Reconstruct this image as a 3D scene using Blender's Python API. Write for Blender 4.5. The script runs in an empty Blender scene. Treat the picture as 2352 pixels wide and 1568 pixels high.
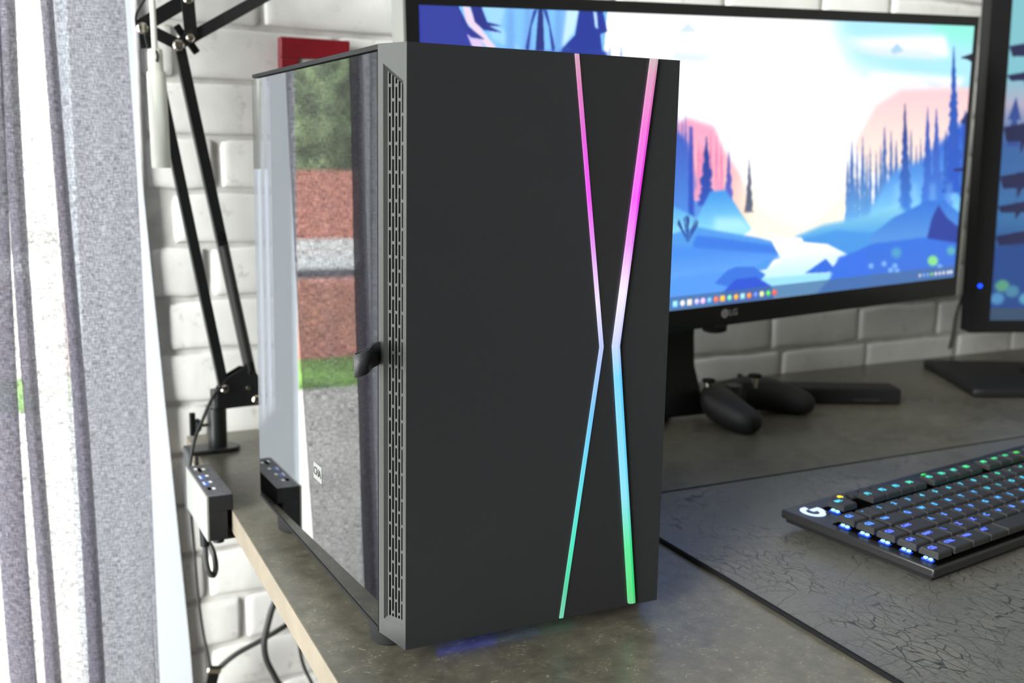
import bpy, bmesh, math, random
import numpy as np
from mathutils import Vector, Matrix
random.seed(4); rnd = random.Random(11)
PI = math.pi
SC = bpy.context.scene
COL = SC.collection

# ------------------------------------------------------------------ camera
CAM = Vector((-0.2706, -0.6910, 0.3555)); YAW, PIT, ROL, FPX = 0.4724, 0.1686, 0.0188, 2480.25
fw = Vector((math.sin(YAW)*math.cos(PIT), math.cos(YAW)*math.cos(PIT), -math.sin(PIT)))
r0 = Vector((math.cos(YAW), -math.sin(YAW), 0)); u0 = r0.cross(fw)
rt = r0*math.cos(ROL)+u0*math.sin(ROL); up = -r0*math.sin(ROL)+u0*math.cos(ROL)
cd = bpy.data.cameras.new('camera'); cam = bpy.data.objects.new('camera', cd); COL.objects.link(cam)
cam.matrix_world = Matrix((( rt.x, up.x, -fw.x, CAM.x), (rt.y, up.y, -fw.y, CAM.y), (rt.z, up.z, -fw.z, CAM.z), (0, 0, 0, 1)))
cd.sensor_width = 36; cd.lens = FPX*36/2352; cd.clip_start = .02; cd.clip_end = 200
cd.dof.use_dof = True; cd.dof.focus_distance = .82; cd.dof.aperture_fstop = 7.0
SC.camera = cam

# ------------------------------------------------------------------ light and exposure
SKY = 10.0
w = bpy.data.worlds.new('overcast_sky'); SC.world = w; w.use_nodes = True
nt = w.node_tree; nt.nodes.clear()
o_ = nt.nodes.new('ShaderNodeOutputWorld'); b_ = nt.nodes.new('ShaderNodeBackground')
tc = nt.nodes.new('ShaderNodeTexCoord'); sx = nt.nodes.new('ShaderNodeSeparateXYZ'); rp = nt.nodes.new('ShaderNodeValToRGB')
nt.links.new(tc.outputs['Generated'], sx.inputs[0]); nt.links.new(sx.outputs['Z'], rp.inputs[0])
rp.color_ramp.elements[0].position = 0.0; rp.color_ramp.elements[0].color = (1, .985, .96, 1)
rp.color_ramp.elements[1].position = .8; rp.color_ramp.elements[1].color = (.90, .95, 1, 1)
nt.links.new(rp.outputs[0], b_.inputs[0]); b_.inputs[1].default_value = SKY
nt.links.new(b_.outputs[0], o_.inputs[0])
def portal(name, loc, rot, sx_, sy_):
    l = bpy.data.lights.new(name, 'AREA'); l.shape = 'RECTANGLE'; l.size = sx_; l.size_y = sy_; l.cycles.is_portal = True
    o = bpy.data.objects.new(name, l); o.location = loc; o.rotation_euler = rot; COL.objects.link(o)
sl = bpy.data.lights.new('hazy_sun', 'SUN'); sl.energy = 8.0; sl.angle = math.radians(24); sl.color = (1, .97, .92)
so_ = bpy.data.objects.new('hazy_sun', sl); so_.rotation_euler = Vector((1, .60, -.34)).to_track_quat('-Z', 'Y').to_euler(); so_.location = (-4, -2.4, 2); COL.objects.link(so_)
SC.view_settings.view_transform = 'Standard'; SC.view_settings.look = 'None'
SC.view_settings.gamma = 1; SC.view_settings.use_curve_mapping = False; SC.view_settings.exposure = 0.0
SC.cycles.use_denoising = True
SC.cycles.max_bounces = 10; SC.cycles.transparent_max_bounces = 16; SC.cycles.sample_clamp_indirect = 6

# ------------------------------------------------------------------ helpers
def ray(x, y): return fw + rt*((x-1176)/FPX) - up*((y-784)/FPX)
def at(x, y, ax, v):
    """point where the line of sight of photo pixel (x,y) meets the plane axis ax = v"""
    d = ray(x, y); return CAM + d*((v-CAM[ax])/d[ax])
def atp(x, y, P, n):
    d = ray(x, y); return CAM + d*((P-CAM).dot(n)/d.dot(n))
def tag(o, label=None, cat=None, group=None, kind=None):
    if label: o['label'] = label
    if cat: o['category'] = cat
    if group: o['group'] = group
    if kind: o['kind'] = kind
    return o
def empty(name, loc, label=None, cat=None, group=None):
    o = bpy.data.objects.new(name, None); o.empty_display_size = .02; o.location = loc; COL.objects.link(o)
    return tag(o, label, cat, group)
def wloc(o):
    v = Vector((0, 0, 0))
    while o: v = v + o.location; o = o.parent
    return v
def obj(name, bm, mat, parent=None, bev=0, seg=2, smooth=False, label=None, kind=None, angle=35):
    """link a bmesh given in world coordinates as ONE mesh object"""
    if parent is not None: off = wloc(parent)
    elif len(bm.verts):
        xs = [v.co for v in bm.verts]
        off = Vector(((min(c.x for c in xs)+max(c.x for c in xs))/2, (min(c.y for c in xs)+max(c.y for c in xs))/2, min(c.z for c in xs)))
    me = bpy.data.meshes.new(name)
    for v in bm.verts: v.co -= off
    bmesh.ops.recalc_face_normals(bm, faces=bm.faces[:])
    bm.to_mesh(me); bm.free()
    if mat: me.materials.append(mat)
    o = bpy.data.objects.new(name, me); COL.objects.link(o)
    if parent is not None: o.parent = parent
    else: o.location = off
    if bev:
        m = o.modifiers.new('bevel', 'BEVEL'); m.width = bev; m.segments = seg; m.limit_method = 'ANGLE'; m.angle_limit = math.radians(40)
    if smooth or bev:
        for p in me.polygons: p.use_smooth = True
        try: me.set_sharp_from_angle(angle=math.radians(angle))
        except Exception: pass
    return tag(o, label, None, None, kind)
def B(): return bmesh.new()
def box(bm, x0, x1, y0, y1, z0, z1, M=None):
    co = [(x, y, z) for z in (z0, z1) for y in (y0, y1) for x in (x0, x1)]
    vs = [bm.verts.new((M @ Vector(c)) if M else c) for c in co]
    for f in ((0,2,3,1), (4,5,7,6), (0,1,5,4), (2,6,7,3), (0,4,6,2), (1,3,7,5)): bm.faces.new([vs[i] for i in f])
    return bm
def prism(bm, pts, d):
    """polygon pts (3D, planar) extruded by vector d"""
    d = Vector(d); a = [bm.verts.new(Vector(p)) for p in pts]; b = [bm.verts.new(Vector(p)+d) for p in pts]
    n = len(pts); bm.faces.new(a); bm.faces.new(b[::-1])
    for i in range(n): bm.faces.new((a[i], a[(i+1) % n], b[(i+1) % n], b[i]))
    return bm
def frame_of(t, hint=Vector((0, 0, 1))):
    t = t.normalized(); s = t.cross(hint)
    if s.length < 1e-4: s = t.cross(Vector((1, 0, 0)))
    s.normalize(); return s, s.cross(t).normalized()
def tube(bm, pts, r, seg=10, r2=None, cap=True):
    pts = [Vector(p) for p in pts]; n = len(pts); rings = []
    s = None
    for i, p in enumerate(pts):
        t = (pts[min(i+1, n-1)]-pts[max(i-1, 0)]).normalized()
        if s is None: s, q = frame_of(t)
        else:
            s = (s - t*s.dot(t)); s.normalize(); q = s.cross(t).normalized()
        rr = r if r2 is None else r+(r2-r)*i/(n-1)
        rings.append([bm.verts.new(p+(s*math.cos(a)+q*math.sin(a))*rr) for a in [2*PI*k/seg for k in range(seg)]])
    for i in range(n-1):
        for k in range(seg): bm.faces.new((rings[i][k], rings[i][(k+1) % seg], rings[i+1][(k+1) % seg], rings[i+1][k]))
    if cap: bm.faces.new(rings[0][::-1]); bm.faces.new(rings[-1])
    return bm
def cyl(bm, a, b, r, seg=20, r2=None): return tube(bm, [a, b], r, seg, r2)
def bar(bm, a, b, w_, t, n=Vector((0, 1, 0))):
    """flat bar from a to b, width w_ in the plane normal to n, thickness t along n"""
    a, b = Vector(a), Vector(b); d = (b-a).normalized(); s = d.cross(n).normalized()*w_/2; m = n*t/2
    return prism(bm, [a-s-m, a+s-m, b+s-m, b-s-m], n*t)
def lathe(bm, prof, c, ax=Vector((0, 0, 1)), seg=28):
    s, q = frame_of(ax); c = Vector(c); rings = []
    for r, h in prof: rings.append([bm.verts.new(c+ax*h+(s*math.cos(2*PI*k/seg)+q*math.sin(2*PI*k/seg))*max(r, 1e-5)) for k in range(seg)])
    for i in range(len(rings)-1):
        for k in range(seg): bm.faces.new((rings[i][k], rings[i][(k+1) % seg], rings[i+1][(k+1) % seg], rings[i+1][k]))
    bm.faces.new(rings[0][::-1]); bm.faces.new(rings[-1]); return bm
def smoothpath(pts, n=8):
    pts = [Vector(p) for p in pts]; out = []
    P = [pts[0]]+pts+[pts[-1]]
    for i in range(1, len(P)-2):
        for k in range(n):
            t = k/n; a, b, c, d = P[i-1], P[i], P[i+1], P[i+2]
            out.append(.5*((2*b)+(c-a)*t+(2*a-5*b+4*c-d)*t*t+(3*b-a-3*c+d)*t**3))
    out.append(pts[-1]); return out
def text(name, s, M, size, mat, parent, depth=.0002, label=None, align='CENTER'):
    cu = bpy.data.curves.new(name, 'FONT'); cu.body = s; cu.size = size; cu.align_x = align; cu.align_y = 'CENTER'; cu.extrude = depth
    cu.resolution_u = 3
    t = bpy.data.objects.new(name, cu); COL.objects.link(t)
    dg = bpy.context.evaluated_depsgraph_get(); me = bpy.data.meshes.new_from_object(t.evaluated_get(dg))
    bpy.data.objects.remove(t)
    me.transform(Matrix.Translation(-wloc(parent)) @ M); me.materials.clear(); me.materials.append(mat)
    o = bpy.data.objects.new(name, me); o.parent = parent; COL.objects.link(o)
    return tag(o, label)

# ------------------------------------------------------------------ materials
def mat(name, col, rough=.5, metal=0, spec=None, emit=None, es=0, bump=None, noise=None, coat=0):
    m = bpy.data.materials.new(name); m.use_nodes = True; N = m.node_tree; p = N.nodes['Principled BSDF']
    c = tuple(col)+(1,)
    p.inputs['Base Color'].default_value = c; p.inputs['Roughness'].default_value = rough; p.inputs['Metallic'].default_value = metal
    if spec is not None: p.inputs['Specular IOR Level'].default_value = spec
    if coat: p.inputs['Coat Weight'].default_value = coat; p.inputs['Coat Roughness'].default_value = .08
    if emit: p.inputs['Emission Color'].default_value = tuple(emit)+(1,); p.inputs['Emission Strength'].default_value = es
    if noise or bump:
        t = N.nodes.new('ShaderNodeTexCoord'); n = N.nodes.new('ShaderNodeTexNoise'); N.links.new(t.outputs['Object'], n.inputs['Vector'])
        n.inputs['Scale'].default_value = (noise or bump)[0]; n.inputs['Detail'].default_value = 6
        if noise:
            r = N.nodes.new('ShaderNodeValToRGB'); a = noise[1]
            r.color_ramp.elements[0].position = .3; r.color_ramp.elements[1].position = .7
            r.color_ramp.elements[0].color = tuple(x*(1-a) for x in col)+(1,); r.color_ramp.elements[1].color = tuple(min(1, x*(1+a)) for x in col)+(1,)
            N.links.new(n.outputs['Fac'], r.inputs[0]); N.links.new(r.outputs[0], p.inputs['Base Color'])
        if bump:
            n2 = N.nodes.new('ShaderNodeTexNoise'); N.links.new(t.outputs['Object'], n2.inputs['Vector']); n2.inputs['Scale'].default_value = bump[0]; n2.inputs['Detail'].default_value = 5
            bp_ = N.nodes.new('ShaderNodeBump'); bp_.inputs['Strength'].default_value = bump[1]; bp_.inputs['Distance'].default_value = .001
            N.links.new(n2.outputs['Fac'], bp_.inputs['Height']); N.links.new(bp_.outputs[0], p.inputs['Normal'])
    return m
def emi(name, col, s): return mat(name, (.02, .02, .02), .5, emit=col, es=s)
class G:
    """tiny node-graph writer"""
    def __init__(s, m): s.m = m; s.N = m.node_tree; s.p = s.N.nodes['Principled BSDF']
    def n(s, t, **k):
        x = s.N.nodes.new(t)
        for a, b in k.items():
            if a.startswith('i_'): x.inputs[a[2:].replace('_', ' ')].default_value = b
            else: setattr(x, a, b)
        return x
    def l(s, a, b): s.N.links.new(a, b)
    def ramp(s, src, stops):
        r = s.n('ShaderNodeValToRGB'); e = r.color_ramp.elements
        while len(e) < len(stops): e.new(.5)
        for i, (p, c) in enumerate(stops): e[i].position = p; e[i].color = tuple(c)+(1,) if len(c) == 3 else c
        s.l(src, r.inputs[0]); return r.outputs[0]
    def math(s, op, a, b=None):
        x = s.n('ShaderNodeMath', operation=op)
        for i, v in enumerate((a, b)):
            if v is None: continue
            if isinstance(v, (int, float)): x.inputs[i].default_value = v
            else: s.l(v, x.inputs[i])
        return x.outputs[0]
    def mix(s, f, a, b, mode='MIX'):
        x = s.n('ShaderNodeMix', data_type='RGBA', blend_type=mode)
        for i, v in ((0, f), (6, a), (7, b)):
            if isinstance(v, (int, float)): x.inputs[i].default_value = v
            elif isinstance(v, tuple): x.inputs[i].default_value = v+(1,)
            else: s.l(v, x.inputs[i])
        return x.outputs[2]

PLASTIC = mat('satin_black_plastic', (.014, .015, .017), .40, bump=(900, .12))
PLASTIC_SIDE = mat('satin_black_plastic_side', (.020, .021, .021), .36, spec=.28, bump=(700, .1))
BLACK = mat('black_plastic', (.007, .007, .008), .5, spec=.3)
CASEB = mat('case_black_paint', (.008, .008, .009), .75, spec=.15)
BLACKM = mat('black_powder_coated_steel', (.016, .017, .018), .38, bump=(500, .15))
RUBBER = mat('black_rubber', (.008, .008, .009), .7, spec=.25)
GLOSSB = mat('gloss_black_plastic', (.008, .008, .009), .12)
DARK = mat('dark_void', (.003, .003, .003), .9, spec=.0)
CHROME = mat('polished_steel', (.75, .70, .62), .22, 1)
SILVER = mat('silver_aluminium', (.34, .345, .33), .35, .6)
WHITEP = mat('white_plastic', (.80, .80, .78), .35)
WHITEM = mat('white_painted_metal', (.74, .75, .70), .28)
RED = mat('red_lacquer', (.20, .009, .016), .35)
PAPER = mat('white_paper', (.75, .74, .70), .8)
GREYC = mat('grey_cable_rubber', (.035, .035, .035), .5)
BLUEP = mat('blue_port_plastic', (.02, .12, .55), .4)
FABRICB = mat('black_ribbon', (.012, .012, .016), .5, bump=(1500, .4))
YELLOW = mat('yellow_cable', (.75, .5, .04), .5)
STEEL = mat('dark_steel', (.05, .05, .055), .4, .5)
PCBM = mat('circuit_board', (.02, .02, .025), .5)

# ------------------------------------------------------------------ the setting
ZD = -.014               # desk top
ZF, ZC = -.76, 1.75      # floor, ceiling
def structure(name, bm, m, parent=None, bev=0):
    o = obj(name, bm, m, parent, bev); o['kind'] = 'structure'; return o
WALLP = mat('painted_plaster', (.34, .32, .28), .9, bump=(60, .3))
FLOORM = mat('dark_laminate_floor', (.16, .13, .10), .5, noise=(6, .2))
UPVC = mat('white_upvc', (.66, .70, .76), .3)
structure('floor', box(B(), -.82, 1.95, -3.1, 1.0, ZF-.05, ZF), FLOORM)
structure('ceiling', box(B(), -.82, 1.95, -3.1, 1.0, ZC, ZC+.05), mat('white_ceiling_paint', (.82, .81, .79), .9))
structure('wall_right', box(B(), 1.85, 1.95, -3.1, 1.0, ZF, ZC), WALLP)
# brick wall behind the desk
BRICKM = mat('white_painted_brick', (.60, .595, .575), .8); g = G(BRICKM)
t = g.n('ShaderNodeTexCoord'); n1 = g.n('ShaderNodeTexNoise', i_Scale=9., i_Detail=6.); n2 = g.n('ShaderNodeTexNoise', i_Scale=45., i_Detail=8., i_Roughness=.7)
oi = g.n('ShaderNodeObjectInfo'); ad = g.n('ShaderNodeVectorMath', operation='ADD'); g.l(t.outputs['Object'], ad.inputs[0])
sc_ = g.n('ShaderNodeVectorMath', operation='SCALE'); sc_.inputs['Scale'].default_value = 3.
g.l(oi.outputs['Location'], sc_.inputs[0]); g.l(sc_.outputs[0], ad.inputs[1])
g.l(ad.outputs[0], n1.inputs['Vector']); g.l(ad.outputs[0], n2.inputs['Vector'])
c = g.ramp(n1.outputs['Fac'], [(.3, (.72, .715, .71)), (.65, (.86, .855, .845))])
stn = g.ramp(n2.outputs['Fac'], [(.30, (.72, .71, .70)), (.42, (1, 1, 1))])
g.l(g.mix(1., c, stn, 'MULTIPLY'), g.p.inputs['Base Color'])
bu = g.n('ShaderNodeBump', i_Strength=.35, i_Distance=.003); g.l(n2.outputs['Fac'], bu.inputs['Height']); g.l(bu.outputs[0], g.p.inputs['Normal'])
MORTAR = mat('grey_mortar', (.62, .61, .60), .9, noise=(30, .18), bump=(80, .5))
WX0, WY0, WANG = -.062, .7400, math.radians(2)
wall = structure('wall_back', box(B(), 0, 1.95, .0030, .12, ZF, ZC), MORTAR)
_o = wall.location.copy()
wall.data.transform(Matrix.Translation(_o)); wall.location = (WX0, WY0, 0); wall.rotation_euler = (0, 0, WANG)
BP = .0695
def brick_mesh(L, seed):
    r_ = random.Random(seed); bm = B(); H_ = BP-.0075; L_ = L-.0078; nx, nz = 7, 5; US = (0, .018, .06, .33, .66, .94, .982, 1); VS = (0, .05, .16, .84, .95, 1)
    # rounded irregular outline, slightly domed face
    def edge(u, v):
        ex = (u-.5)*L_; ez = (v-.5)*H_
        cx = max(0, abs(u-.5)-.40)/.10; cz = max(0, abs(v-.5)-.30)/.20
        k = cx*cz*.07
        return ex*(1-k*.35)+.0012*math.sin(7*v+seed), ez*(1-k)+.0011*math.sin(9*u+seed*1.7)
    fr = [[None]*(nz+1) for _ in range(nx+1)]; bk = {}
    for i in range(nx+1):
        for j in range(nz+1):
            x, z = edge(US[i], VS[j]); rim = i in (0, nx) or j in (0, nz)
            y = .0004 if rim else (-.0012 if i in (1, nx-1) or j in (1, nz-1) else -.0018-r_.random()*.0003)
            if rim: bk[(i, j)] = bm.verts.new((x*1.012, .008, z*1.02)); x += r_.uniform(-.0008, .0008); z += r_.uniform(-.0009, .0009)
            fr[i][j] = bm.verts.new((x, y, z))
    for i in range(nx):
        for j in range(nz): bm.faces.new((fr[i][j], fr[i+1][j], fr[i+1][j+1], fr[i][j+1]))
    loop = [(i, 0) for i in range(nx)]+[(nx, j) for j in range(nz)]+[(i, nz) for i in range(nx, 0, -1)]+[(0, j) for j in range(nz, 0, -1)]
    for k in range(len(loop)):
        a, b = loop[k], loop[(k+1) % len(loop)]
        bm.faces.new((fr[a[0]][a[1]], bk[a], bk[b], fr[b[0]][b[1]]))
    bmesh.ops.recalc_face_normals(bm, faces=bm.faces[:])
    me = bpy.data.meshes.new('brick'); bm.to_mesh(me); bm.free(); me.materials.append(BRICKM)
    for p in me.polygons: p.use_smooth = True
    return me
LENS = [.213, .165, .25, .12, .08, .19]
BM_ = {(L, s): brick_mesh(L, s*7+i) for i, L in enumerate(LENS) for s in range(3)}
seeds = {7: .091, 6: -.02, 5: .10, 4: .0305, 3: -.032, 2: .0141, 1: -.042, 0: .1034, -1: .013, -5: .0497}
def put_brick(x0, L, zc):
    Ln = min(LENS, key=lambda q: abs(q-L)); o = bpy.data.objects.new('brick', BM_[(Ln, rnd.randrange(3))])
    o.location = (x0+L/2, 0, zc); o.scale = (L/Ln, 1, 1); o.rotation_euler = (rnd.uniform(-.02, .02), 0, rnd.uniform(-.006, .006))
    o.parent = wall; COL.objects.link(o)
for k in range(-9, 12):
    j = seeds.get(k, .10 if k % 2 else .0)-WX0
    zc = .027+BP*(k+.5)
    if j > .03: put_brick(.001, j-.001, zc)
    x = j; first = True
    while x < 1.9:
        L = .213+rnd.choice((-.048, 0, 0, .037)) if not first else .213
        L = min(L, 1.91-x); first = False
        if L > .05: put_brick(x, L, zc)
        x += L
# white window post beside the curtain (leaning outer edge), window wall and windows
post = B(); prism(post, [(-.1440, .728, ZF), (-.1440, .728, ZC), (-.083, .728, ZC), (-.069, .728, .36), (-.028, .728, -.30), (-.009, .728, ZF)], (0, .03, 0))
structure('trim_1', post, UPVC)
ww = B(); box(ww, -.82, -.06, .762, .88, 1.35, ZC); box(ww, -.82, -.70, .762, .88, ZF, 1.35)
structure('wall_window', ww, WALLP)
wn = B(); box(wn, -.158, -.112, .75, .83, ZF, 1.35); box(wn, -.70, -.66, .78, .83, ZF, 1.35); box(wn, -.66, -.158, .78, .83, 1.31, 1.35); box(wn, -.66, -.158, .78, .83, ZF, ZF+.05)
box(wn, -.325, -.272, .775, .83, ZF, 1.35)
w1 = structure('window_1', wn, UPVC, bev=.003)
GLASSM = bpy.data.materials.new('window_glass'); GLASSM.use_nodes = True; N = GLASSM.node_tree; N.nodes.clear()
oo = N.nodes.new('ShaderNodeOutputMaterial'); mx = N.nodes.new('ShaderNodeMixShader'); tr = N.nodes.new('ShaderNodeBsdfTransparent'); gl = N.nodes.new('ShaderNodeBsdfGlossy')
fr_ = N.nodes.new('ShaderNodeFresnel'); fr_.inputs[0].default_value = 1.45; gl.inputs['Roughness'].default_value = 0.0; tr.inputs[0].default_value = (.96, .98, .97, 1)
N.links.new(fr_.outputs[0], mx.inputs[0]); N.links.new(tr.outputs[0], mx.inputs[1]); N.links.new(gl.outputs[0], mx.inputs[2]); N.links.new(mx.outputs[0], oo.inputs[0])
for a, b in ((-.66, -.325), (-.272, -.158)): structure('pane', box(B(), a, b, .802, .808, ZF+.05, 1.31), GLASSM, w1)
# left wall with the second window, wall behind the camera with a third
wl = B(); box(wl, -.82, -.72, -3.1, -.95, ZF, ZC); box(wl, -.82, -.72, .72, .88, ZF, ZC); box(wl, -.82, -.72, -.95, .72, 1.60, ZC); box(wl, -.82, -.72, -.95, .72, ZF, -.70)
structure('wall_left', wl, WALLP)
w2 = B()
ys2 = (-.95, -.407, .137, .68)
for y in ys2: box(w2, -.79, -.74, y, y+.04, -.70, 1.60)
box(w2, -.79, -.74, -.95, .72, -.70, -.65); box(w2, -.79, -.74, -.95, .72, 1.55, 1.60)
w2 = structure('window_2', w2, UPVC)
for y0, y1 in zip(ys2[:-1], ys2[1:]): structure('pane', box(B(), -.768, -.762, y0+.04, y1, -.65, 1.55), GLASSM, w2)
structure('wall_front', box(B(), -.82, 1.95, -3.1, -3.0, ZF, ZC), WALLP)
portal('portal_window_one', (-.42, .84, .3), (PI/2, 0, 0), .56, 2.1)
portal('portal_window_two', (-.80, -.115, .45), (0, -PI/2, 0), 2.3, 1.67)

# ------------------------------------------------------------------ garden beyond the window (seen through the curtain and in the side glass)
ZG = -.90
GRASSM = mat('lawn_green', (.16, .33, .04), .9, noise=(3, .4)); PAVM = mat('garden_paving', (.46, .43, .39), .9, noise=(2, .2))
HEDGE = mat('hedge_leaves', (.22, .30, .13), .8, noise=(5, .7)); RB = mat('garden_red_brick', (.62, .25, .18), .85, noise=(10, .25))
HOUSE = mat('white_render', (.85, .85, .83), .9)
structure('ground', box(B(), -14, 10, 1.0, 22, ZG-.1, ZG), PAVM)
tag(obj('lawn_strip', box(B(), -5, .0, 4.9, 5.6, ZG, ZG+.03), GRASSM), 'strip of green lawn reflected low in the tower side glass', 'lawn')
tag(obj('garden_wall', box(B(), -6, -.4, 5.7, 5.95, ZG, -.42), RB, bev=.01), 'low dull red garden wall reflected in the middle of the side glass', 'wall')
fw_ = B(); box(fw_, -9, -1.0, 13.6, 13.85, ZG, .14)
e = empty('brick_boundary_wall', (-5, 13.7, ZG), 'bright red brick boundary wall with pale plinth reflected high in the side glass', 'wall')
obj('masonry', fw_, RB, e); obj('plinth', box(B(), -9, -1.0, 13.4, 13.6, ZG, -.78), HOUSE, e)
tag(obj('pavement', box(B(), -9, .5, 10.8, 13.4, ZG, ZG+.02), HOUSE), 'pale pavement band reflected below the bright red wall', 'pavement')
tag(obj('road', box(B(), -9, -1.2, 7.4, 10.8, ZG, ZG+.01), mat('asphalt', (.07, .07, .08), .9)), 'dark asphalt road reflected between the two red walls', 'road')
def blob(bm, c, r, seed, sub=3):
    q = bmesh.ops.create_icosphere(bm, subdivisions=sub, radius=1); R_ = random.Random(seed)
    for v in q['verts']: v.co = Vector(c)+Vector((v.co.x*r[0], v.co.y*r[1], v.co.z*r[2]))*(1+R_.uniform(-.16, .16))
h = B()
for i in range(9): blob(h, (-9+i*1.05, 15.2+rnd.uniform(-.3, .3), .5+rnd.uniform(0, .3)), (.95, .7, 1.45), i)
tag(obj('hedge', h, HEDGE), 'tall leafy green hedge reflected at the top of the side glass', 'hedge')
hs = empty('white_house', (4, 19, ZG), 'white rendered house outside, seen through the thin bright part of the curtain', 'house')
hb = B(); box(hb, .4, 8, 18, 21, ZG, 4.6); obj('facade', hb, HOUSE, hs)
prism(rf := B(), [(.1, 17.7, 4.6), (8.3, 17.7, 4.6), (8.3, 19.5, 6.2), (.1, 19.5, 6.2)], (0, .3, .15)); obj('roof', rf, RB, hs)

# ------------------------------------------------------------------ desk
DESKM = mat('dark_stained_fibreboard', (.10, .095, .08), .42); g = G(DESKM)
t = g.n('ShaderNodeTexCoord'); a = g.n('ShaderNodeTexNoise', i_Scale=4., i_Detail=5.); b = g.n('ShaderNodeTexNoise', i_Scale=55., i_Detail=8., i_Roughness=.75)
mp = g.n('ShaderNodeMapping'); mp.inputs['Scale'].default_value = (150, 560, 100); mp.inputs['Rotation'].default_value = (0, 0, .6)
nz = g.n('ShaderNodeTexNoise', i_Scale=7., i_Detail=3.); av = g.n('ShaderNodeVectorMath', operation='MULTIPLY_ADD'); av.inputs[1].default_value = (.02, .02, 0)
g.l(t.outputs['Object'], nz.inputs['Vector']); 
nz2 = g.n('ShaderNodeTexNoise', i_Scale=60., i_Detail=2.); g.l(t.outputs['Object'], nz2.inputs['Vector']); g.l(nz2.outputs['Color'], av.inputs[0]); g.l(t.outputs['Object'], av.inputs[2])
fb = g.n('ShaderNodeTexVoronoi', feature='F1'); g.l(av.outputs[0], mp.inputs[0]); g.l(mp.outputs[0], fb.inputs['Vector']); fb.inputs['Scale'].default_value = 1.0
for x in (a, b): g.l(t.outputs['Object'], x.inputs['Vector'])
base = g.ramp(a.outputs['Fac'], [(.3, (.068, .063, .050)), (.7, (.150, .138, .108))])
mott = g.ramp(b.outputs['Fac'], [(.35, (.70, .70, .70)), (.65, (1.25, 1.25, 1.2))])
base = g.mix(1., base, mott, 'MULTIPLY')
fl = g.ramp(fb.outputs['Distance'], [(.10, (1, 1, 1)), (.26, (0, 0, 0))])
mk = g.ramp(b.outputs['Fac'], [(.46, (0, 0, 0)), (.58, (1, 1, 1))]); fm = g.math('MULTIPLY', fl, mk); fm = g.math('MULTIPLY', fm, .8)
g.l(g.mix(fm, base, (.42, .38, .27)), g.p.inputs['Base Color'])
rr = g.ramp(a.outputs['Fac'], [(.3, (.26, .26, .26)), (.7, (.40, .40, .40))]); g.l(rr, g.p.inputs['Roughness']); g.p.inputs['Specular IOR Level'].default_value = .55
bu = g.n('ShaderNodeBump', i_Strength=.25, i_Distance=.0008); g.l(b.outputs['Fac'], bu.inputs['Height']); g.l(bu.outputs[0], g.p.inputs['Normal'])
RAW = mat('raw_fibreboard_edge', (.15, .126, .094), .8, noise=(25, .1), bump=(300, .4))
desk = empty('desk', (.7, .3, ZF), 'long dark fibreboard desk top with raw tan edge against the brick wall', 'desk')
def dx(y): return -.0505+.0405*y          # left edge line
def wy(x): return WY0-.009+math.tan(WANG)*(x-WX0)
YF = -.42
dt = B(); prism(dt, [(dx(YF), YF, ZD-.0245), (1.80, YF, ZD-.0245), (1.80, wy(1.80), ZD-.0245), (dx(.72), wy(-.03), ZD-.0245)], (0, 0, .0245))
obj('desk_top', dt, DESKM, desk)
de = B(); prism(de, [(dx(YF)-.0006, YF, ZD-.0245), (dx(YF), YF, ZD-.0245), (dx(.72), wy(-.03), ZD-.0245), (dx(.72)-.0006, wy(-.03), ZD-.0245)], (0, 0, .0240))
obj('edge', de, RAW, desk, label='raw tan fibreboard left edge')
for x, y in ((.75, -.36), (1.74, -.36), (.75, .66), (1.74, .70)): obj('leg', box(B(), x-.025, x+.025, y-.025, y+.025, ZF, ZD-.0245), BLACKM, desk, bev=.002)

# ------------------------------------------------------------------ tower case
W, H, D, C, C2, BT = .2203, .430, .3805, .0113, .0248, .0072
pc = empty('computer_tower', (.11, .2, ZD), 'large black computer tower with glass side and glowing X lines on its front', 'computer')
# front panel: flat face, chamfered flanks (left flank has the vent opening)
Rp = W+C
P0, P1 = Vector((0, 0, 0)), Vector((-C, C2, 0)); CH = P1-P0; CN = Vector((-C2, -C, 0)).normalized()
def fl_(t_, z, d=0): p = P0+CH*t_-CN*d; return Vector((p.x, p.y, z))
fp = B()
TOPZ = H
# back side of panel body kept simple: solid slab behind the face, between the flanks
def zb(t_): return .0+ .006*t_      # bottom rises slightly along the flank
# flank with hole: outline strips around the vent
VT0, VT1, VZ0, VZ1a, VZ1b = .115, .80, .0185, .4045, .4165   # vent opening (t, z); slanted top
th = .004
def quad(bm, a, b, c_, d_, n, t_): prism(bm, [a, b, c_, d_], n*(-t_))
pan = B()
prism(pan, [(0, 0, 0), (W, 0, 0), (W+C, C2, .006), (W+C, C2+.012, .006), (W-.004, .010, .004), (.004, .010, .004), ], (0, 0, 0.0001)) if False else None
# face slab
prism(pan, [(0, 0, 0), (W, 0, 0), (W, 0, TOPZ), (0, 0, TOPZ)], (0, .004, 0))
# left flank frame
quad(pan, fl_(0, 0), fl_(VT0, .0007), fl_(VT0, TOPZ), fl_(0, TOPZ), CN, th)
quad(pan, fl_(VT1, .005), fl_(1, .006), fl_(1, TOPZ), fl_(VT1, TOPZ), CN, th)
quad(pan, fl_(VT0, .0007), fl_(VT1, .005), fl_(VT1, VZ0), fl_(VT0, VZ0), CN, th)
quad(pan, fl_(VT0, VZ1a), fl_(VT1, VZ1b), fl_(VT1, TOPZ), fl_(VT0, TOPZ), CN, th)
# right flank, solid
prism(pan, [(W, 0, 0), (W+C, C2, .006), (W+C, C2, TOPZ), (W, 0, TOPZ)], (-.004, .001, 0))
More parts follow.
